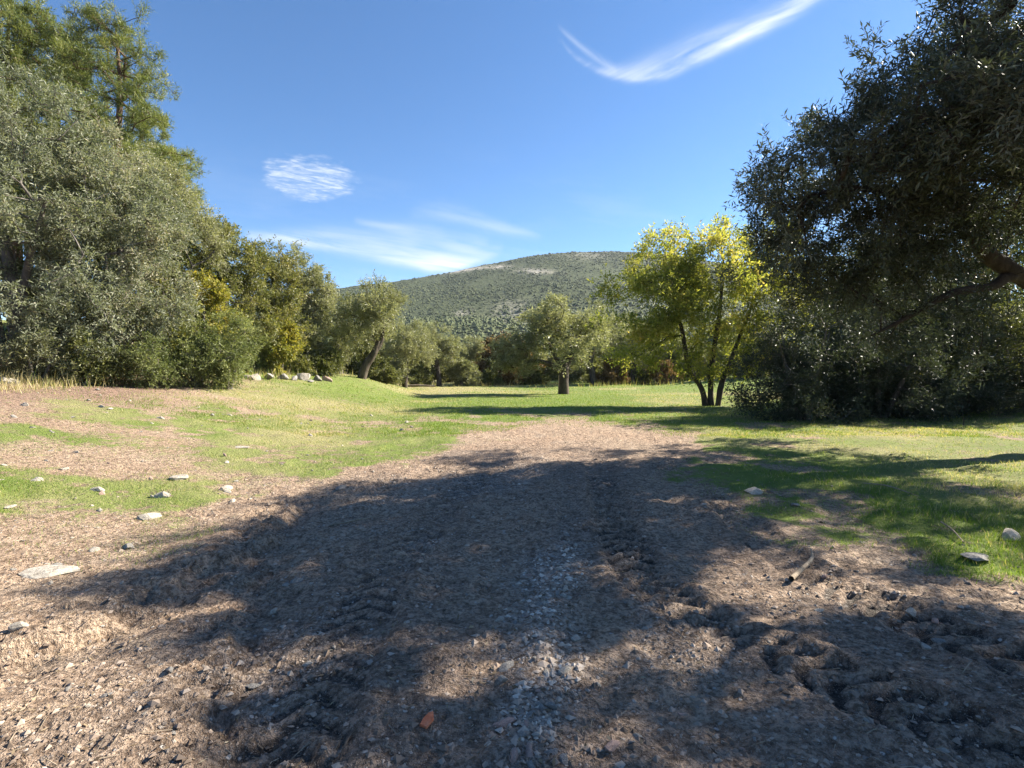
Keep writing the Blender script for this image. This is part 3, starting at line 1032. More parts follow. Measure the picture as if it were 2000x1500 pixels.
# --- field olives (one shared pair of shapes)
def olive_shape(seed, lean=0.0, h=5.0, w=2.4, arch=False, n=150, mat='olive'):
    r = np.random.default_rng(seed)
    fork = h * .25
    st = [([(0, 0, -.2), (lean * .3, 0, fork * .5), (lean * .75, .05, fork), (lean, .1, fork * 1.5)], [.21, .19, .17, .12])]
    if arch:
        st.append(([(lean * .6, .05, fork * .85), (-.7, -.1, fork * 1.25), (-1.4, -.2, fork * 1.3), (-2.0, -.2, fork * 1.05)], [.15, .12, .09, .04]))
        st.append(([(lean * .6, .05, fork * .9), (-.35, .2, fork * 1.6), (-.6, .2, fork * 2.1)], [.13, .10, .05]))
    st.append(([(lean * .75, .05, fork * .95), (lean * .8 + .3, .2, fork * 1.5), (lean * .6 + .6, .2, fork * 2.1)], [.13, .10, .05]))
    lb = []
    for k in range(9):
        a = k * 2.4 + r.random()
        q = r.random() ** .6
        z = h * (.40 + .44 * r.random() * (1.2 - q * .5))
        lb.append((np.array([lean * .8 + math.cos(a) * w * .62 * q, math.sin(a) * w * .62 * q, z]), (w * .42, w * .42, w * .34), 1.0))
    lb.append((np.array([lean * .9, 0, h * .64]), (w * .66, w * .66, h * .30), 3))
    if arch:
        lb += [(np.array([-2.0, -.1, h * .42]), (.9, .9, .75), 1.3), (np.array([-1.5, .1, h * .56]), (.9, .9, .7), 1.2), (np.array([-1.9, -.3, h * .28]), (.8, .8, .55), .9), (np.array([-2.5, 0, h * .36]), (.6, .7, .6), .7)]
    return tree_meshes(seed, st, lb, n, 10, 9, .13, .042, (M[mat], M['bark']), tw_len=.42, tip=.008, gap=.34, gapf=.9, tint=(.3, .9), twig=0, flare=.15)


def put(px, py, d, zoff=0):
    p = at(px, py, d)
    return Vector((p.x, d, ground_at(p.x, d) - zoff))


ol_arch = olive_shape(21, 0.05, 5.2, 2.35, True, 290)
place_tree('olive_tree', ol_arch, put(1100, 770, 32), 'lone olive with dark thick trunk and arching limb in the open meadow', 'tree', 'olive trees of the meadow', 0, (1.5, 1.4, 1.15))
ol_lean = olive_shape(23, .9, 5.0, 2.5, False, 230)
place_tree('olive_tree', ol_lean, put(704, 735, 30), 'olive on the bank with its curved trunk leaning right', 'tree', 'olive trees of the meadow', 0, 1.12)
ol_a = olive_shape(25, .15, 5.4, 2.3, False, 210)
ol_b = olive_shape(27, -.2, 6.2, 2.8, False, 230)
place_tree('olive_tree', ol_a, put(790, 727, 39), 'small olive just behind and right of the leaning one', 'tree', 'olive trees of the meadow', 1.0, 1.02)
place_tree('olive_tree', ol_a, put(858, 746, 46), 'straight-trunked olive at the left end of the meadow', 'tree', 'olive trees of the meadow', 2.6, 1.12)
place_tree('olive_tree', ol_b, put(1158, 750, 50), 'pale olive at the far meadow edge, right behind the lone olive', 'tree', 'olive trees of the meadow', .4, 1.35)
place_tree('olive_tree', ol_b, put(1235, 748, 52), 'far olive glimpsed left of the yellow-green tree', 'tree', 'olive trees of the meadow', 3.1, 1.2)
place_tree('olive_tree', ol_a, put(930, 745, 56), 'hazy far olive between the straight-trunked one and the rusty bush', 'tree', 'olive trees of the meadow', 4.4, 1.0)
place_tree('olive_tree', ol_b, put(1330, 748, 56), 'far olive hidden behind the yellow-green crown', 'tree', 'olive trees of the meadow', 5.0, .95)


# --- shrubs: several stems, foliage down to the ground
def shrub_shape(seed, h, w, mat, n=150, tw=12, nl=9, ll=.11, lw=.04, tint=(.2, .8), bark='bark_grey', upb=.25, tip=.006, gap=.3, low=.15, tw_len=.4, twig=.3, gapf=1.0):
    r = np.random.default_rng(seed)
    st = []
    for k in range(4):
        a = k * 1.57 + r.random()
        s = w * (.25 + .2 * r.random())
        st.append(([(math.cos(a) * .08, math.sin(a) * .08, -.15), (math.cos(a) * s * .5, math.sin(a) * s * .5, h * .25), (math.cos(a) * s, math.sin(a) * s, h * (.5 + .15 * r.random()))], [.035 + .012 * h, .02 + .01 * h, .02]))
    lb = []
    for k in range(10):
        a = k * 2.4 + r.random(); q = (k / 9) ** .5
        z = h * (low + .10 + (.80 - low) * r.random() * (1 - .45 * q))
        lb.append((np.array([math.cos(a) * w * .66 * q, math.sin(a) * w * .66 * q, z]), (w * .40, w * .40, h * .17 + .1), 1.0))
    lb.append((np.array([0, 0, h * .55]), (w * .62, w * .62, h * .40), 3))
    return tree_meshes(seed, st, lb, n, tw, nl, ll, lw, (M[mat], M[bark]), tw_len=tw_len, tip=tip, gap=gap, gapf=gapf, tint=tint, upb=upb, twig=twig, sides=7, shell=.6)


# left wall of trees and bushes, front to back
def left_tree(seed, px, d, lobes_px, label, mat, n, ll, lw, name='wild_olive_tree', tint=(.2, .85), tw=14, nl=10, gap=.3, tw_len=.5, bark='bark_grey', gapf=.8, upn=.5):
    x = (px - 1000) / FPX * d
    b, lobes, _ = pix_tree((x, d), lobes_px)
    top = max(lobes, key=lambda l: l[0][2])[0]
    low = min(lobes, key=lambda l: l[0][2])[0]
    st = [([(0, 0, -.3), (.1, 0, .8), (top[0] * .3 + .1, top[1] * .3, top[2] * .4), (top[0] * .8, top[1] * .8, top[2] * .85)], [.26, .2, .15, .05]),
          ([(.1, .05, -.3), (-.2, .1, .7), (low[0] * .4, low[1] * .4, top[2] * .3), (low[0] * .8 + .3, low[1] * .8, top[2] * .5)], [.18, .14, .1, .04])]
    me = tree_meshes(seed, st, lobes, n, tw, nl, ll, lw, (M[mat], M[bark]), tw_len=tw_len, tip=.008, gap=gap, gapf=gapf, tint=tint, upn=upn, shell=.55)
    return place_tree(name, me, b, label, 'tree')


left_tree(41, 40, 16.0, [(20, 190, 16, 1.7), (-120, 260, 16, 2.2), (110, 270, 15.8, 1.5), (60, 400, 15.2, 1.9), (-80, 480, 15, 2.2), (130, 520, 15.0, 1.4), (30, 600, 14.6, 1.5), (-120, 640, 14.6, 1.6), (160, 400, 16, 1.5), (90, 670, 14.4, .9, .6), (160, 640, 14.6, 1.0), (-60, 120, 16.5, 1.3), (20, 560, 14.0, 1.2), (40, 480, 14.4, 1.0)],
          'tallest grey-green tree filling the left edge up to the top', 'greygreen', 520, .115, .036, tw=13)
left_tree(43, 235, 17.5, [(210, 400, 17.5, 1.6), (150, 330, 18, 1.4), (270, 470, 17.2, 1.5), (200, 530, 16.8, 1.5), (290, 580, 16.6, 1.3), (230, 640, 16.4, 1.3), (180, 690, 16.2, .8, .6), (300, 390, 18, 1.0), (240, 300, 18.2, .9)],
          'silvery grey-green tree between the tallest tree and the yellow bush', 'greygreen', 400, .115, .036, tint=(.3, .95))
left_tree(45, 340, 20.5, [(300, 380, 20.5, 1.4), (345, 440, 20.2, 1.4), (370, 520, 20, 1.3), (290, 470, 20, 1.4), (330, 400, 20.4, 1.0), (390, 470, 20.6, .9), (260, 330, 21, 1.1)],
          'brownish olive-green tree below the pine branches', 'olive', 240, .12, .04, tint=(.35, 1.0))
# oak thicket going back
left_tree(47, 430, 24, [(410, 470, 24, 1.3), (450, 500, 24, 1.4), (400, 560, 23.4, 1.4), (480, 520, 24.4, 1.1), (470, 590, 23.6, 1.3), (430, 640, 23, 1.2), (380, 500, 24, 1.1), (500, 640, 23.4, 1.0)],
          'dark green evergreen oak above the yellow bush', 'oak', 260, .12, .055, 'evergreen_oak', tw=12, nl=9, tint=(.2, .75))
left_tree(49, 520, 27, [(520, 510, 27, 1.0), (500, 550, 27, 1.3), (540, 570, 26.6, 1.2), (510, 620, 26, 1.3), (550, 640, 26, 1.1), (540, 680, 25.8, .9), (560, 530, 27.4, .9)],
          'olive-green oak between the yellow bush and the bank rocks', 'oak', 220, .13, .055, 'evergreen_oak', tw=12, nl=9, tint=(.25, .85))
left_tree(51, 605, 29, [(590, 530, 29, 1.0), (620, 570, 29, 1.1), (575, 590, 28.6, 1.1), (630, 620, 28.6, 1.0), (600, 650, 28, 1.2), (645, 670, 28.4, .8), (580, 500, 29.2, .6), (600, 690, 27.8, .8, .5), (650, 630, 29, .6)],
          'grey-green rounded tree standing behind the bank rocks', 'olive', 260, .13, .046, tint=(.35, .95))
left_tree(53, 660, 33, [(655, 640, 33, .9), (668, 600, 33.5, .7), (655, 690, 32.6, .8), (680, 660, 34, .8)],
          'slim dark olive half hidden left of the leaning olive', 'olive', 90, .14, .05, tint=(.2, .7))


def px_shrub(seed, px, d, h, w, mat, label, name='shrub', rz=0, **kw):
    x = (px - 1000) / FPX * d
    me = shrub_shape(seed, h, w, mat, **kw)
    return place_tree(name, me, (x, d, ground_at(x, d) - .05), label, 'shrub', rz=rz)


px_shrub(61, 395, 19.5, 4.3, 1.55, 'yellow', 'bright yellow autumn bush in the left thicket', n=150, ll=.13, lw=.075, tint=(.1, .8), gap=.38)
px_shrub(62, 340, 19.0, 3.4, 1.3, 'yellow', 'lower yellow-green bush left of the bright yellow one', n=110, ll=.13, lw=.07, tint=(.0, .5), gap=.36)
px_shrub(63, 440, 17.6, 2.7, 1.3, 'juniper', 'rounded fresh green bush in front of the yellow bush', n=130, ll=.10, lw=.035, tint=(.2, .8))
px_shrub(64, 385, 17.0, 1.9, 1.1, 'juniper', 'low green bush at the foot of the thicket', n=80, ll=.10, lw=.035, tint=(.15, .7))
px_shrub(65, 545, 25.0, 2.9, 1.0, 'yellow', 'small yellow-orange bush above the bank rocks', n=70, ll=.14, lw=.08, tint=(.05, .65), gap=.42)
px_shrub(66, 300, 15.8, 1.5, .9, 'juniper', 'knee-high green shrub below the silvery tree', n=60, ll=.09, lw=.03, tint=(.1, .7))
px_shrub(67, 190, 15.2, 1.6, 1.0, 'oak', 'dark low shrub at the left edge of the thicket', n=70, ll=.09, lw=.04, tint=(.0, .5))
px_shrub(68, 70, 14.4, 1.5, 1.2, 'olive', 'sprawling grey shrub under the tallest left tree', n=80, ll=.09, lw=.03, tint=(.1, .8))
px_shrub(69, 490, 24.0, 2.4, 1.2, 'juniper', 'green bush left of the bank rocks', n=90, ll=.11, lw=.04, tint=(.2, .8))
px_shrub(70, 580, 26.6, 1.7, 1.2, 'oak', 'low dark green bush growing out of the bank rocks', n=80, ll=.12, lw=.05, tint=(.2, .8))
px_shrub(71, 640, 28.0, 1.6, 1.0, 'oak', 'low bush at the right end of the bank rocks', n=70, ll=.12, lw=.05, tint=(.1, .7))

back = shrub_shape(72, 6.0, 2.4, 'oak', n=150, ll=.13, lw=.06, tint=(.0, .6))
for px, d, rz, lb in ((20, 19.0, 0, 'dark evergreen bush deep behind the tallest left tree'), (150, 20.5, 2, 'dark evergreen bush behind the silvery tree'), (270, 22.5, 4, 'evergreen bush behind the brownish tree')):
    x = (px - 1000) / FPX * d
    place_tree('shrub', back, (x, d, ground_at(x, d) - .05), lb, 'shrub', 'evergreen bushes behind the left trees', rz, 1.05)

# --- pines behind
def pine_shape(seed, h, mat='pine', n_pads=46, spread=4.6):
    r = np.random.default_rng(seed)
    st = [([(0, 0, -.3), (.15, 0, h * .25), (-.1, .1, h * .5), (.2, 0, h * .75), (.1, 0, h * .97)], [.30, .24, .18, .11, .03])]
    lb = []
    for k in range(n_pads):
        t = k / (n_pads - 1)
        z = h * (.30 + .68 * t)
        a = k * 2.4 + r.random() * .8
        ext = spread * (1.0 - .78 * t ** 1.4) * (.45 + .55 * r.random())
        pr = .55 + .35 * r.random()
        lb.append((np.array([math.cos(a) * ext, math.sin(a) * ext, z + .25 * ext * .3]), (pr * 1.35, pr * 1.35, pr * .5), 1.0))
        if ext > 2:
            lb.append((np.array([math.cos(a) * ext * .55, math.sin(a) * ext * .55, z]), (pr, pr, pr * .45), .7))
    return tree_meshes(seed, st, lb, 800, 13, 10, .19, .021, (M[mat], M['bark_red']), tw_len=.34, tip=.010, gap=.2, tint=(.2, .85), ang=(.35, .8), upb=.55, outward=.3, droop=-.1, bf=.35, seg=.6)


pine = pine_shape(81, 14.5)
def put_p(px, d):
    x = (px - 1000) / FPX * d
    return (x, d, ground_at(x, d) - .1)


place_tree('pine_tree', pine, put_p(235, 23), 'tall pine rising above the left thicket against the sky', 'tree', 'pines behind the thicket', .6, 1.0)
place_tree('pine_tree', pine, put_p(40, 26), 'pine at the top left corner, cut by the frame', 'tree', 'pines behind the thicket', 2.9, 1.12)
place_tree('pine_tree', pine, put_p(120, 27), 'pine between the corner pine and the tall pine', 'tree', 'pines behind the thicket', 1.7, 1.08)
place_tree('pine_tree', pine, put_p(300, 29), 'shorter pine behind the brownish tree', 'tree', 'pines behind the thicket', 4.4, .80)

# --- right-hand dark bushes under and behind the big olive
dk = shrub_shape(91, 4.3, 2.2, 'olive_shaded', n=235, tint=(.1, .6), ll=.105, lw=.034, tw=13, tw_len=.5, tip=.007, low=-.1)
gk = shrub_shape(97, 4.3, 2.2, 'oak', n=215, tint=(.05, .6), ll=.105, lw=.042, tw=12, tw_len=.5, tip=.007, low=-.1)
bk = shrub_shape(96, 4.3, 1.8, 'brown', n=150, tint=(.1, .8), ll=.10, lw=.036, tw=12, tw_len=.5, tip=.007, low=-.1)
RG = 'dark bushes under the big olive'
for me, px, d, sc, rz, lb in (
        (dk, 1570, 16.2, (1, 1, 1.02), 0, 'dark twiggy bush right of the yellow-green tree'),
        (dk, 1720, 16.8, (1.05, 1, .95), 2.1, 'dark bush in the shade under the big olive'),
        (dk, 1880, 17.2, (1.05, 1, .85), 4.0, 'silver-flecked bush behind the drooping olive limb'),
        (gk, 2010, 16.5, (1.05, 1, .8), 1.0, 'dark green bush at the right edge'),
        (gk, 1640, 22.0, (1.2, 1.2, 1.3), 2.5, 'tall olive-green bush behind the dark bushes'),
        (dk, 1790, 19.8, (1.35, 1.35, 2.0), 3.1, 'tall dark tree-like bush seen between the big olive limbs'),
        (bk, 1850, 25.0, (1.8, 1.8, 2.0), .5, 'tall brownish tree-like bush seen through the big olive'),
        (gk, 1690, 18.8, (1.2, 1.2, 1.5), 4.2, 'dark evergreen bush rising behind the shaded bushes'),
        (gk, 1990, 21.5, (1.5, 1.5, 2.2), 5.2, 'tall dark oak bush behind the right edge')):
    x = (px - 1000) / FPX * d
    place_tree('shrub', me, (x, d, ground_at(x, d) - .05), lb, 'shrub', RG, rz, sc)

# --- bushes along the far edge of the meadow
far = shrub_shape(101, 2.6, 1.9, 'olive', n=110, ll=.17, lw=.07, tint=(.1, .8), twig=0)
far_br = shrub_shape(102, 2.6, 1.7, 'brown', n=100, ll=.17, lw=.08, tint=(.2, .9), twig=0, gap=.36)
far_gr = shrub_shape(103, 2.6, 1.9, 'oak', n=100, ll=.17, lw=.08, tint=(.1, .7), twig=0)
FG = 'bushes along the far meadow edge'
for me, px, d, s, rz, lb in (
        (far_br, 1000, 52, 1.9, .3, 'rusty brown bush left of the lone olive'),
        (far_gr, 960, 50, .9, 1.3, 'dark low bush before the rusty bush'),
        (far, 905, 47, 1.0, 2.1, 'grey bush right of the straight-trunked olive'),
        (far_gr, 1035, 51, .95, 3.0, 'dark green bush below the lone olive limb'),
        (far, 1060, 54, 1.3, 3.9, 'pale bush directly behind the lone olive'),
        (far_br, 1200, 51, 1.0, 4.5, 'straw-coloured bush right of the lone olive'),
        (far_gr, 1255, 53, 1.1, 5.1, 'dark bush under the yellow-green tree, left one'),
        (far_br, 1300, 50, .9, 5.9, 'tan bush seen under the yellow-green crown'),
        (far, 1370, 52, 1.2, .9, 'grey bush behind the three slim stems'),
        (far_gr, 1440, 48, 1.4, 1.9, 'dark bush right of the three slim stems'),
        (far, 1110, 53, 1.0, .7, 'grey bush right behind the lone olive trunk'),
        (far_gr, 1150, 57, 1.3, 1.7, 'green bush behind the far pale olive trunk'),
        (far, 1225, 57, 1.4, 2.7, 'grey bush in the gap left of the three slim stems'),
        (far_gr, 1340, 57, 1.5, 3.4, 'green bush in the gap behind the three slim stems'),
        (far, 1400, 54, 1.3, 4.6, 'grey bush just right of the three slim stems, far back'),
        (far, 1480, 46, 1.4, 5.6, 'grey bush far back beside the dark twiggy bush'),
        (far_gr, 985, 56, 1.2, 2.4, 'green bush filling the gap behind the dark low bush'),
        (far_br, 930, 53, .9, 1.9, 'brown bush between the grey bush and the dark low bush'),
        (far_gr, 745, 34, .62, 2.9, 'dark undergrowth right of the leaning olive trunk'),
        (far, 770, 38, .7, 3.6, 'grey undergrowth below the small olive'),
        (far_gr, 820, 45, .7, 4.2, 'dark low bush left of the straight-trunked olive'),
        (far_gr, 880, 60, 1.7, .2, 'tall green thicket bush behind the far olives, left'),
        (far, 960, 66, 1.7, 1.1, 'tall grey thicket bush behind the rusty bush'),
        (far_gr, 1080, 70, 2.0, 2.2, 'tall green thicket bush behind the lone olive'),
        (far, 1190, 68, 3.2, 3.3, 'tall thicket bush behind the far pale olive'),
        (far_gr, 1310, 66, 2.6, 4.3, 'tall thicket bush behind the yellow-green tree'),
        (far, 1440, 60, 2.6, 5.3, 'tall thicket bush right of the yellow-green tree'),
        (far_gr, 800, 58, 2.0, 6.0, 'tall thicket bush behind the small olive'),
        (far, 720, 48, 2.3, .5, 'thicket bush behind the leaning olive'),
        (far_gr, 690, 40, 1.2, 1.5, 'dark thicket bush left of the leaning olive')):
    place_tree('shrub', me, put_p(px, d), lb, 'shrub', FG, rz, s)

# ------------------------------------------------------------------ stones
def stone_mesh(seed, flat=.6, mat='stone'):
    r = np.random.default_rng(seed)
    v = IV2.copy()
    for _ in range(13):                          # chop flat facets
        n = norm(r.normal(size=3)); d = .42 + .33 * r.random()
        k = v @ n
        v = v - np.maximum(0, k - d)[:, None] * n[None] * .98
    v = v * (1 + .025 * r.normal(size=(len(v), 1))) * 1.3
    v[:, 2] *= flat
    v[:, 1] *= .6 + .4 * r.random()
    return mesh_np('stone', v, [IF2], M[mat])


STONES = [stone_mesh(200 + k, .42 + .09 * (k % 4), ['stone', 'stone', 'stone_grey', 'stone', 'stone_grey', 'stone_pink'][k % 6]) for k in range(12)]


def flat_px(px, py):
    """where the view ray through a photo pixel meets the ground"""
    ang = math.atan((750 - py) / FPX) - PITCH
    lo, hi = 1.2, 90.0
    ts = np.concatenate([np.arange(1.2, 12, .02), np.arange(12, 90, .1)])
    x = (px - 1000) / FPX * ts; z = CAMH + math.tan(ang) * ts
    g = H(x, ts)
    k = np.argmax(g >= z)
    return float(x[k]), float(ts[k])


def stone(px, py, wpx, label, k, tilt=0.0, rz=0.0, hs=1.0, group=None, name='stone', sink=.38, dist=None):
    x, y = flat_px(px, py) if dist is None else ((px - 1000) / FPX * dist, dist)
    s = wpx / FPX * y / 2
    o = obj(name, STONES[k % 12])
    o.location = (x, y, ground_at(x, y) + s * (.45 * hs) * (1 - 2 * sink))
    o.rotation_euler = (tilt, tilt * .5, rz)
    o.scale = (s, s * .8, s * hs)
    return tag(o, label, 'stone', group)


stone(100, 1118, 95, 'long flat pale slab at the left edge of the grass', 0, .12, .5, .55)
stone(345, 936, 40, 'pale block-shaped stone, upper of the two in the left grass', 1, .1, .3, .9)
stone(311, 970, 34, 'whitish stone just below the block-shaped one in the left grass', 3, .0, -.3, .8)
stone(285, 1012, 42, 'whitish wedge stone above the muddy ledge on the left', 6, .15, .8, .8)
stone(186, 960, 24, 'small whitish stone in the left grass near the block-shaped one', 7, .0, .2)
stone(66, 940, 22, 'small pale stone near the left edge of the grass', 9, .1, 1.0)
stone(16, 990, 26, 'pale stone cut by the left frame edge', 0, .0, 1.6, .7)
stone(120, 918, 20, 'tiny pale stone in the far left grass', 1, .0, .6)
stone(245, 1070, 34, 'buff stone at the edge of the left grass, half sunk', 3, .1, 2.2, .6)
stone(24, 1225, 30, 'round buff stone on the sunlit soil at lower left', 7, .0, .4)
stone(10, 748, 40, 'pale boulder at the left edge below the bushes', 6, .1, .3, .9)
stone(302, 757, 26, 'pale stone on the red earth bank', 1, .0, .9, .6)
stone(215, 799, 16, 'small white stone on the red earth, right one', 0, .0, 1.9)
stone(198, 796, 14, 'small white stone on the red earth, left one', 3, .0, 2.9)
stone(45, 792, 18, 'grey-white stone low on the red earth bank', 9, .0, .2)
stone(312, 818, 14, 'white stone in the short grass below the bank', 7, .0, .2)
stone(440, 955, 30, 'crumbled pale rock in the left grass beside the shadow', 6, .2, 1.2, .8)
stone(470, 874, 40, 'low pale rock patch in the middle of the left grass', 0, .0, .1, .3)
stone(664, 954, 22, 'bluish stone at the edge of the tree shadow', 2, .0, .6)
stone(1475, 963, 40, 'long pale stone where the track meets the right grass', 3, .0, .15, .7)
stone(1556, 988, 24, 'grey stone in the shaded grass right of the long pale stone', 4, .0, 1.0)
stone(1985, 1052, 60, 'white stone cut by the right frame edge', 6, .2, .5, 1.0)
stone(1915, 1092, 64, 'broad grey stone lying in shaded grass at right', 4, .0, .1, .7)
stone(575, 1136, 26, 'pair of grey stones in the mud, right one', 2, .0, .4)
stone(553, 1145, 24, 'pair of grey stones in the mud, left one', 4, .0, 1.4)
stone(1610, 1195, 22, 'white pebble alone on the dark mud at right', 0, .0, .3)
stone(1820, 1268, 28, 'white stone on dark mud, lowest of the right-hand group', 1, .0, 1.1)
stone(1845, 1256, 24, 'greyish stone touching the lowest white one at right', 4, .0, 2.1)
stone(1790, 1208, 26, 'whitish stone in the middle of the right-hand group', 3, .0, .2)
stone(1838, 1215, 28, 'brownish stone in the right-hand group', 5, .0, .9)
stone(1200, 1460, 44, 'pinkish stone in the sunlit patch at the bottom', 5, .2, .8, .8)
stone(1003, 1484, 44, 'pink stone at the bottom among the gravel', 11, .1, 1.4, .8)
stone(1413, 1492, 16, 'round whitish pebble at the bottom edge', 7, .0, .3, 1.2)
stone(988, 1304, 40, 'largest bluish-grey stone beside the gravel line', 2, .0, .9, .6)
# rocks set along the bank
for k, (px, dd, wp, lb) in enumerate(((487, 21.5, 20, 'white rounded rock at the left end of the bank rocks'), (499, 21.2, 22, 'pale rock just right of the white rounded one'),
                                      (524, 22.2, 26, 'grey overgrown rock in the left part of the bank'), (552, 23.0, 22, 'dark grey rock under the yellow-orange bush'),
                                      (594, 24.0, 34, 'largest pale boulder in the middle of the bank rocks'), (575, 23.3, 20, 'cracked grey rock left of the largest boulder'),
                                      (621, 24.8, 20, 'grey upright rock right of the largest boulder'), (640, 25.4, 20, 'pinkish rock at the right end of the bank'),
                                      (608, 23.6, 13, 'small rock wedged between the boulders'))):
    stone(px, 0, wp, lb, [0, 3, 4, 2, 1, 4, 2, 5, 8][k], .25, k * .9, 1.3, 'rocks along the bank', 'boulder', .2, dist=dd)

# loose stones one can count but not tell apart
r2 = np.random.default_rng(77)
cnt = 0
for zone, n, lab, grp in ((0, 110, 'small pale stone among the sparse grass on the left', 'stones in the left grass'),
                          (1, 100, 'small grey stone pressed into the muddy track', 'stones on the track'),
                          (2, 60, 'pale stone in the gravel line along the track', 'stones of the gravel line')):
    made = 0
    while made < n:
        if zone == 0:
            y = 3.6 + 13 * r2.random() ** 1.3; x = -2.6 - r2.random() * (y * .75)
            s = (.014 + .030 * r2.random() ** 3) * (1 + y * .05)
        elif zone == 1:
            y = 2.1 + 8 * r2.random() ** 1.6; x = (r2.random() * 2 - 1) * min(3.0, y * .95)
            s = .010 + .020 * r2.random() ** 2
        else:
            y = 1.9 + 3.2 * r2.random()
            gx = np.interp(y, [p[1] for p in GRAV], [p[0] for p in GRAV]); x = gx + r2.normal() * .13
            s = .014 + .022 * r2.random() ** 1.5
        o = obj('stone', STONES[r2.integers(12)])
        o.location = (x, y, ground_at(x, y) + s * .08)
        o.rotation_euler = (r2.normal() * .25, r2.normal() * .25, r2.random() * 6.28)
        o.scale = (s * (1 + .5 * r2.random()), s, s * (.8 + .5 * r2.random()))
        tag(o, lab, 'stone', grp)
        made += 1

# gravel and crumbs of soil: far too many to count
ng = 42000
gy = 1.7 + 7.5 * rng.random(ng) ** 2.0
gx = (rng.random(ng) * 2 - 1) * np.minimum(gy * 1.05, 4.5)
mm = masks(gx, gy)
kp = rng.random(ng) < (mm['gravel'] * .9 + .20 * mm['track'] + .10) * (1 - mm['grass'] * .7)
gx, gy, gg = gx[kp], gy[kp], mm['gravel'][kp]
gs = (.003 + .011 * rng.random(len(gx)) ** 3.5 + .005 * gg * rng.random(len(gx))) * (1 + gy * .05)
gz = H(gx, gy)
v, f = bushlets(np.stack([gx, gy, gz + gs * .05], 1), np.stack([gs * (1 + .7 * rng.random(len(gs))), gs * (1 + .7 * rng.random(len(gs))), gs * .8], 1) * 1.1, 9)
M['gravel'] = leaf_material('gravel', [(0, (.10, .075, .055)), (.4, (.27, .205, .155)), (.7, (.40, .33, .265)), (1, (.60, .54, .46))], 0.0, .85, .2)
tag(obj('gravel', mesh_np('gravel', v, [f], M['gravel'], {'tint': np.repeat(np.clip(rng.random(len(gx)) * .62 + gg * .35, 0, 1), 6)})), 'fine grey gravel and crumbs scattered over the track', 'gravel', kind='stuff')

# fallen leaves and bits of twig, likewise uncountable
nlit = 16000
ly = 1.8 + 22 * rng.random(nlit) ** 1.8
lx = (rng.random(nlit) * 2 - 1) * (ly * 1.05 + .5)
kp = rng.random(nlit) < .25 + .75 * sstep(-.05, .25, fbm(lx, ly, 1.4, 3, 131))
lx, ly = lx[kp], ly[kp]
lz = H(lx, ly)
k = len(lx)
la = rng.random(k) * 6.283
ls = (.018 + .022 * rng.random(k)) * (1 + ly * .035)
lwid = ls * (.16 + .22 * rng.random(k))
e1 = np.stack([np.cos(la), np.sin(la), rng.normal(size=k) * .25], 1); e2 = np.stack([-np.sin(la), np.cos(la), rng.normal(size=k) * .35], 1)
P = np.stack([lx, ly, lz + .006 + .004 * rng.random(k)], 1)
v = np.stack([P - e1 * ls[:, None] * .5, P + e2 * lwid[:, None] * .5, P + e1 * ls[:, None] * .5, P - e2 * lwid[:, None] * .5], 1).reshape(-1, 3)
M['litter'] = leaf_material('fallen_leaf', [(0, (.05, .035, .022)), (.5, (.15, .105, .06)), (.85, (.30, .23, .14)), (1, (.40, .34, .24))], .1, .7, .2)
tag(obj('leaf_litter', mesh_np('leaf_litter', v, [np.arange(4 * k).reshape(-1, 4)], M['litter'], {'tint': np.repeat(rng.random(k), 4)})), 'small brown fallen leaves scattered over soil and grass', 'leaf litter', kind='stuff')
ntw = 900
tx = (rng.random(ntw) * 2 - 1); ty = 1.9 + 10 * rng.random(ntw) ** 1.5
tx = tx * (ty * 1.05)
ta = rng.random(ntw) * 6.283; tl = .03 + .09 * rng.random(ntw) ** 2
A = np.stack([tx, ty, H(tx, ty) + .006], 1)
bx_, by_ = tx + np.cos(ta) * tl, ty + np.sin(ta) * tl
B = np.stack([bx_, by_, H(bx_, by_) + .008], 1)
v, f = frusta(A, B, np.full(ntw, .0028), np.full(ntw, .0016), 3)
tag(obj('twig_litter', mesh_np('twig_litter', v, [f], M['wood'])), 'tiny broken twigs scattered over the track and its edges', 'twigs', kind='stuff')

# a broken piece of clay tile
tv = np.array([(-.030, -.050, 0), (.018, -.055, 0), (.034, .01, 0), (.012, .060, 0), (-.012, .040, 0), (-.026, .0, 0)])
tv = np.vstack([tv, tv * .93 + np.array([0, 0, .014])])
tf4 = np.array([(i, (i + 1) % 6, (i + 1) % 6 + 6, i + 6) for i in range(6)])
tme = mesh_np('tile_fragment', tv, [tf4, np.array([(6, 7, 8), (6, 8, 9), (6, 9, 10), (6, 10, 11)])], M['tile'])
x, y = flat_px(832, 1415)
o = tag(obj('tile_fragment', tme), 'broken piece of orange clay tile lying in the sunlit dirt', 'tile')
o.location = (x, y, ground_at(x, y) + .012)
o.rotation_euler = (.25, .1, -.25)
o.scale = (.75, .75, .9)

# fallen sticks
def stick(pts, rads, label, name='fallen_branch', seed=0, mat='wood'):
    P = []
    for (px, py, h) in pts:
        x, y = flat_px(px, py)
        P.append((x, y, ground_at(x, y) + h))
    c = np.array(P[0])
    v, f, _, _ = loft([np.array(p) - c for p in P], rads, 7, seed, .12, 0)
    o = tag(obj(name, mesh_np(name, v, [f], M[mat], smooth=True)), label, 'branch')
    o.location = c
    return o


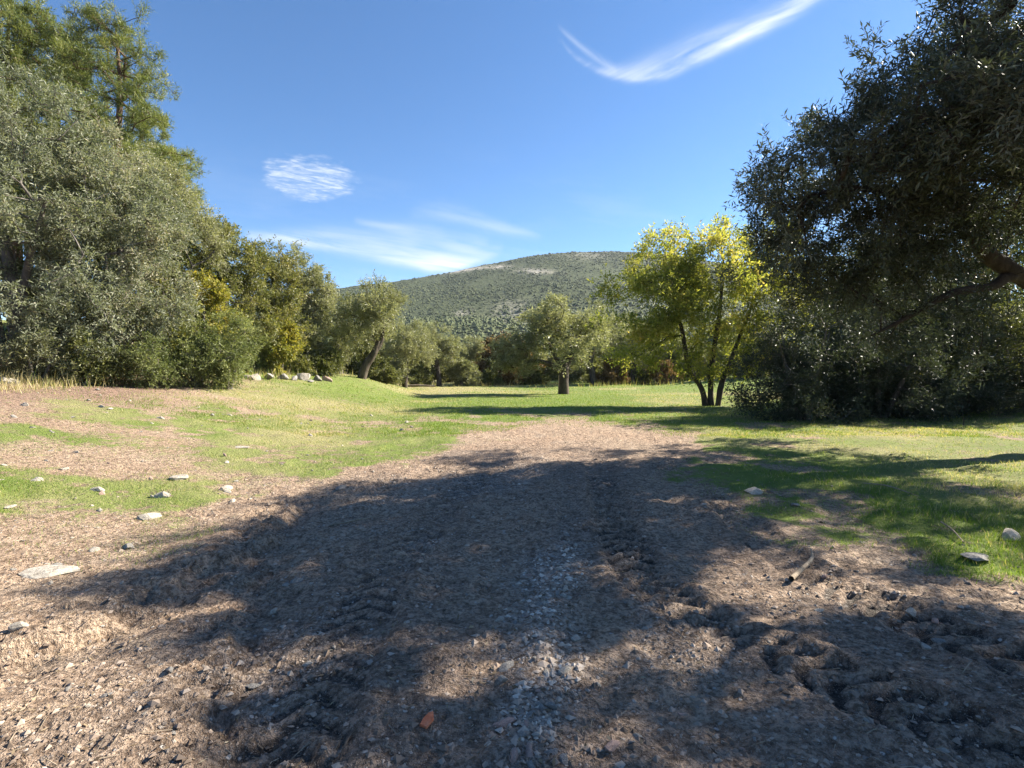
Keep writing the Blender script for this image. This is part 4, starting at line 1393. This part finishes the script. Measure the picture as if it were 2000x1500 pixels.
stick([(1552, 1136, .02), (1575, 1120, .03), (1592, 1102, .05), (1590, 1088, .06)], [.022, .019, .014, .006], 'forked pale root lying on the mud at right', 'broken_root', 3)
stick([(642, 1030, .01), (690, 1020, .015), (745, 1008, .01)], [.006, .008, .004], 'thin straight stick on the shaded mud', seed=5)
stick([(1845, 1032, .06), (1868, 1048, .06), (1890, 1066, .03)], [.008, .008, .005], 'short twig in the sunlit grass at right', seed=6)
stick([(690, 1430, .012), (672, 1460, .015), (655, 1492, .01)], [.005, .006, .003], 'dark twig in the sunlit gravel at the bottom', seed=7, mat='bark')
stick([(1690, 950, .04), (1740, 958, .05), (1800, 975, .03)], [.006, .008, .004], 'long bare twig in the shaded right grass', seed=8)
stick([(205, 1432, .008), (190, 1450, .012), (168, 1478, .008)], [.004, .004, .002], 'fine twig on the sunlit soil at lower left', seed=9, mat='bark')
# log lying by the bank
p = put(818, 748, 43)
v, f, _, _ = loft([(-1.2, .1, .1), (-.3, 0, .13), (.5, -.05, .12), (1.3, -.2, .08)], [.07, .08, .08, .06], 8, 4, .1, 0)
o = tag(obj('log', mesh_np('log', v, [f], M['wood'], smooth=True)), 'pale log lying on the grass left of the straight-trunked olive', 'log')
o.location = p
# stakes by the lone olive
for px, d, h, lb in ((1091, 31.6, 1.1, 'thin stake just left of the lone olive trunk'), (1107, 32.4, .95, 'thin stake just right of the lone olive trunk')):
    q = put(px, 770, d)
    v, f, _, _ = loft([(0, 0, -.1), (.01, 0, h * .5), (0, .01, h)], [.022, .02, .017], 6, 2, .05, 0)
    o = tag(obj('wooden_stake', mesh_np('wooden_stake', v, [f], M['wood'], smooth=True)), lb, 'stake')
    o.location = q
# bare sapling in the right grass
x, y = flat_px(1884, 832)
v, f, _, _ = loft([(0, 0, -.05), (.01, 0, .12), (-.01, .01, .26)], [.014, .011, .005], 6, 2, .05, 0)
v2, f2, _, _ = loft([(0, 0, .14), (.05, 0, .2), (.08, .02, .27)], [.006, .005, .003], 5, 2, .05, 0)
o = tag(obj('bare_sapling', mesh_np('bare_sapling', np.vstack([v, v2]), [f, f2 + len(v)], M['bark'], smooth=True)), 'tiny bare sapling standing in the sunlit right grass', 'sapling')
o.location = (x, y, ground_at(x, y))

# ------------------------------------------------------------------ grass (one mass of blades)
def blades(n, ymin, ymax, pw, hmin, hmax, wid, seed, lean=.6, dry_add=0.0, lim=1.12, dens=None):
    r = np.random.default_rng(seed)
    u = r.random(n)
    # even cover on the ground seen at a slant: more blades close by
    y = (ymin ** -pw + u * (ymax ** -pw - ymin ** -pw)) ** (-1 / pw)
    x = (r.random(n) * 2 - 1) * (y * lim + 1)
    m = masks(x, y)
    clump = np.clip(.5 + fbm(x, y, .45, 3, 91) * 1.5, 0, 1.4)
    want = m['grass'] * (.35 + .9 * clump)
    if dens is not None:
        want = dens(x, y, m)
    kp = r.random(n) < want
    x, y = x[kp], y[kp]
    m = {k: q[kp] for k, q in m.items()}
    clump = clump[kp]
    z = H(x, y, m)
    k = len(x)
    sc = 1 + np.maximum(0, y - 5) * .10
    h = (hmin + (hmax - hmin) * r.random(k) * clump) * (1 + .7 * sstep(2.5, 4.5, x) * sstep(10, 6, y)) * (1 + np.maximum(0, y - 8) * .02)
    wd = wid * (.6 + .8 * r.random(k)) * sc
    a = r.random(k) * 6.283
    ln = lean * (.3 + r.random(k)) * h
    P = np.stack([x, y, z - .004], 1)
    side = np.stack([np.cos(a), np.sin(a), 0 * a], 1) * wd[:, None] * .5
    b = r.random(k) * 6.283
    tipv = P + np.stack([np.cos(b) * ln, np.sin(b) * ln, h], 1)
    v = np.stack([P - side, P + side, tipv], 1).reshape(-1, 3)
    f = np.arange(3 * k).reshape(-1, 3)
    ti = .18 + .30 * r.random(k) + .50 * (r.random(k) < (.12 + .75 * m['dry'] * .7 + dry_add)) + .1 * m['dry']
    return v, f, np.repeat(np.clip(ti, 0, 1), 3)


parts = [blades(300000, 3.0, 14, .9, .018, .060, .0045, 1),
         blades(60000, 3.2, 20, .8, .035, .09, .0055, 4, .7, .1, dens=lambda x, y, m: m['grass'] * sstep(.08, .22, fbm(x, y, .5, 3, 141) + .10 * sstep(2.5, 5, x))),
         blades(300000, 12, 62, 1.0, .03, .07, .006, 2, lim=1.0)]
off = 0; V_all, F_all, T_all = [], [], []
for v, f, ti in parts:
    V_all.append(v); F_all.append(f + off); T_all.append(ti); off += len(v)
tag(obj('grass', mesh_np('grass', np.concatenate(V_all), [np.concatenate(F_all)], M['grass'], {'tint': np.concatenate(T_all)})), 'short green and straw-coloured grass on both sides of the track', 'grass', kind='stuff')


# tall dry grass along the foot of the thicket and the far bushes
def dry_density(x, y, m):
    n = fbm(x, y, 1.3, 3, 121) + .5
    s = (foot(y) - x) / bank_w(y)
    a = sstep(.78, .92, s) * sstep(1.5, 1.15, s) * sstep(8, 12, y) * sstep(34, 26, y)
    b = sstep(44, 47, y) * sstep(60, 52, y) * .7
    return (a + b) * np.clip(n * 1.5 - .3, 0, 1)


v, f, ti = blades(150000, 10, 60, .8, .15, .50, .007, 3, .45, .55, 1.0, dry_density)
tag(obj('dry_grass', mesh_np('dry_grass', v, [f], M['grass'], {'tint': ti})), 'tall straw-coloured dry grass at the foot of the bushes', 'grass', kind='stuff')

print('TRIS', sum(sum(len(p.vertices) - 2 for p in me.polygons) if len(me.polygons) < 1000 else int(len(me.loops) - 2 * len(me.polygons)) for me in bpy.data.meshes))
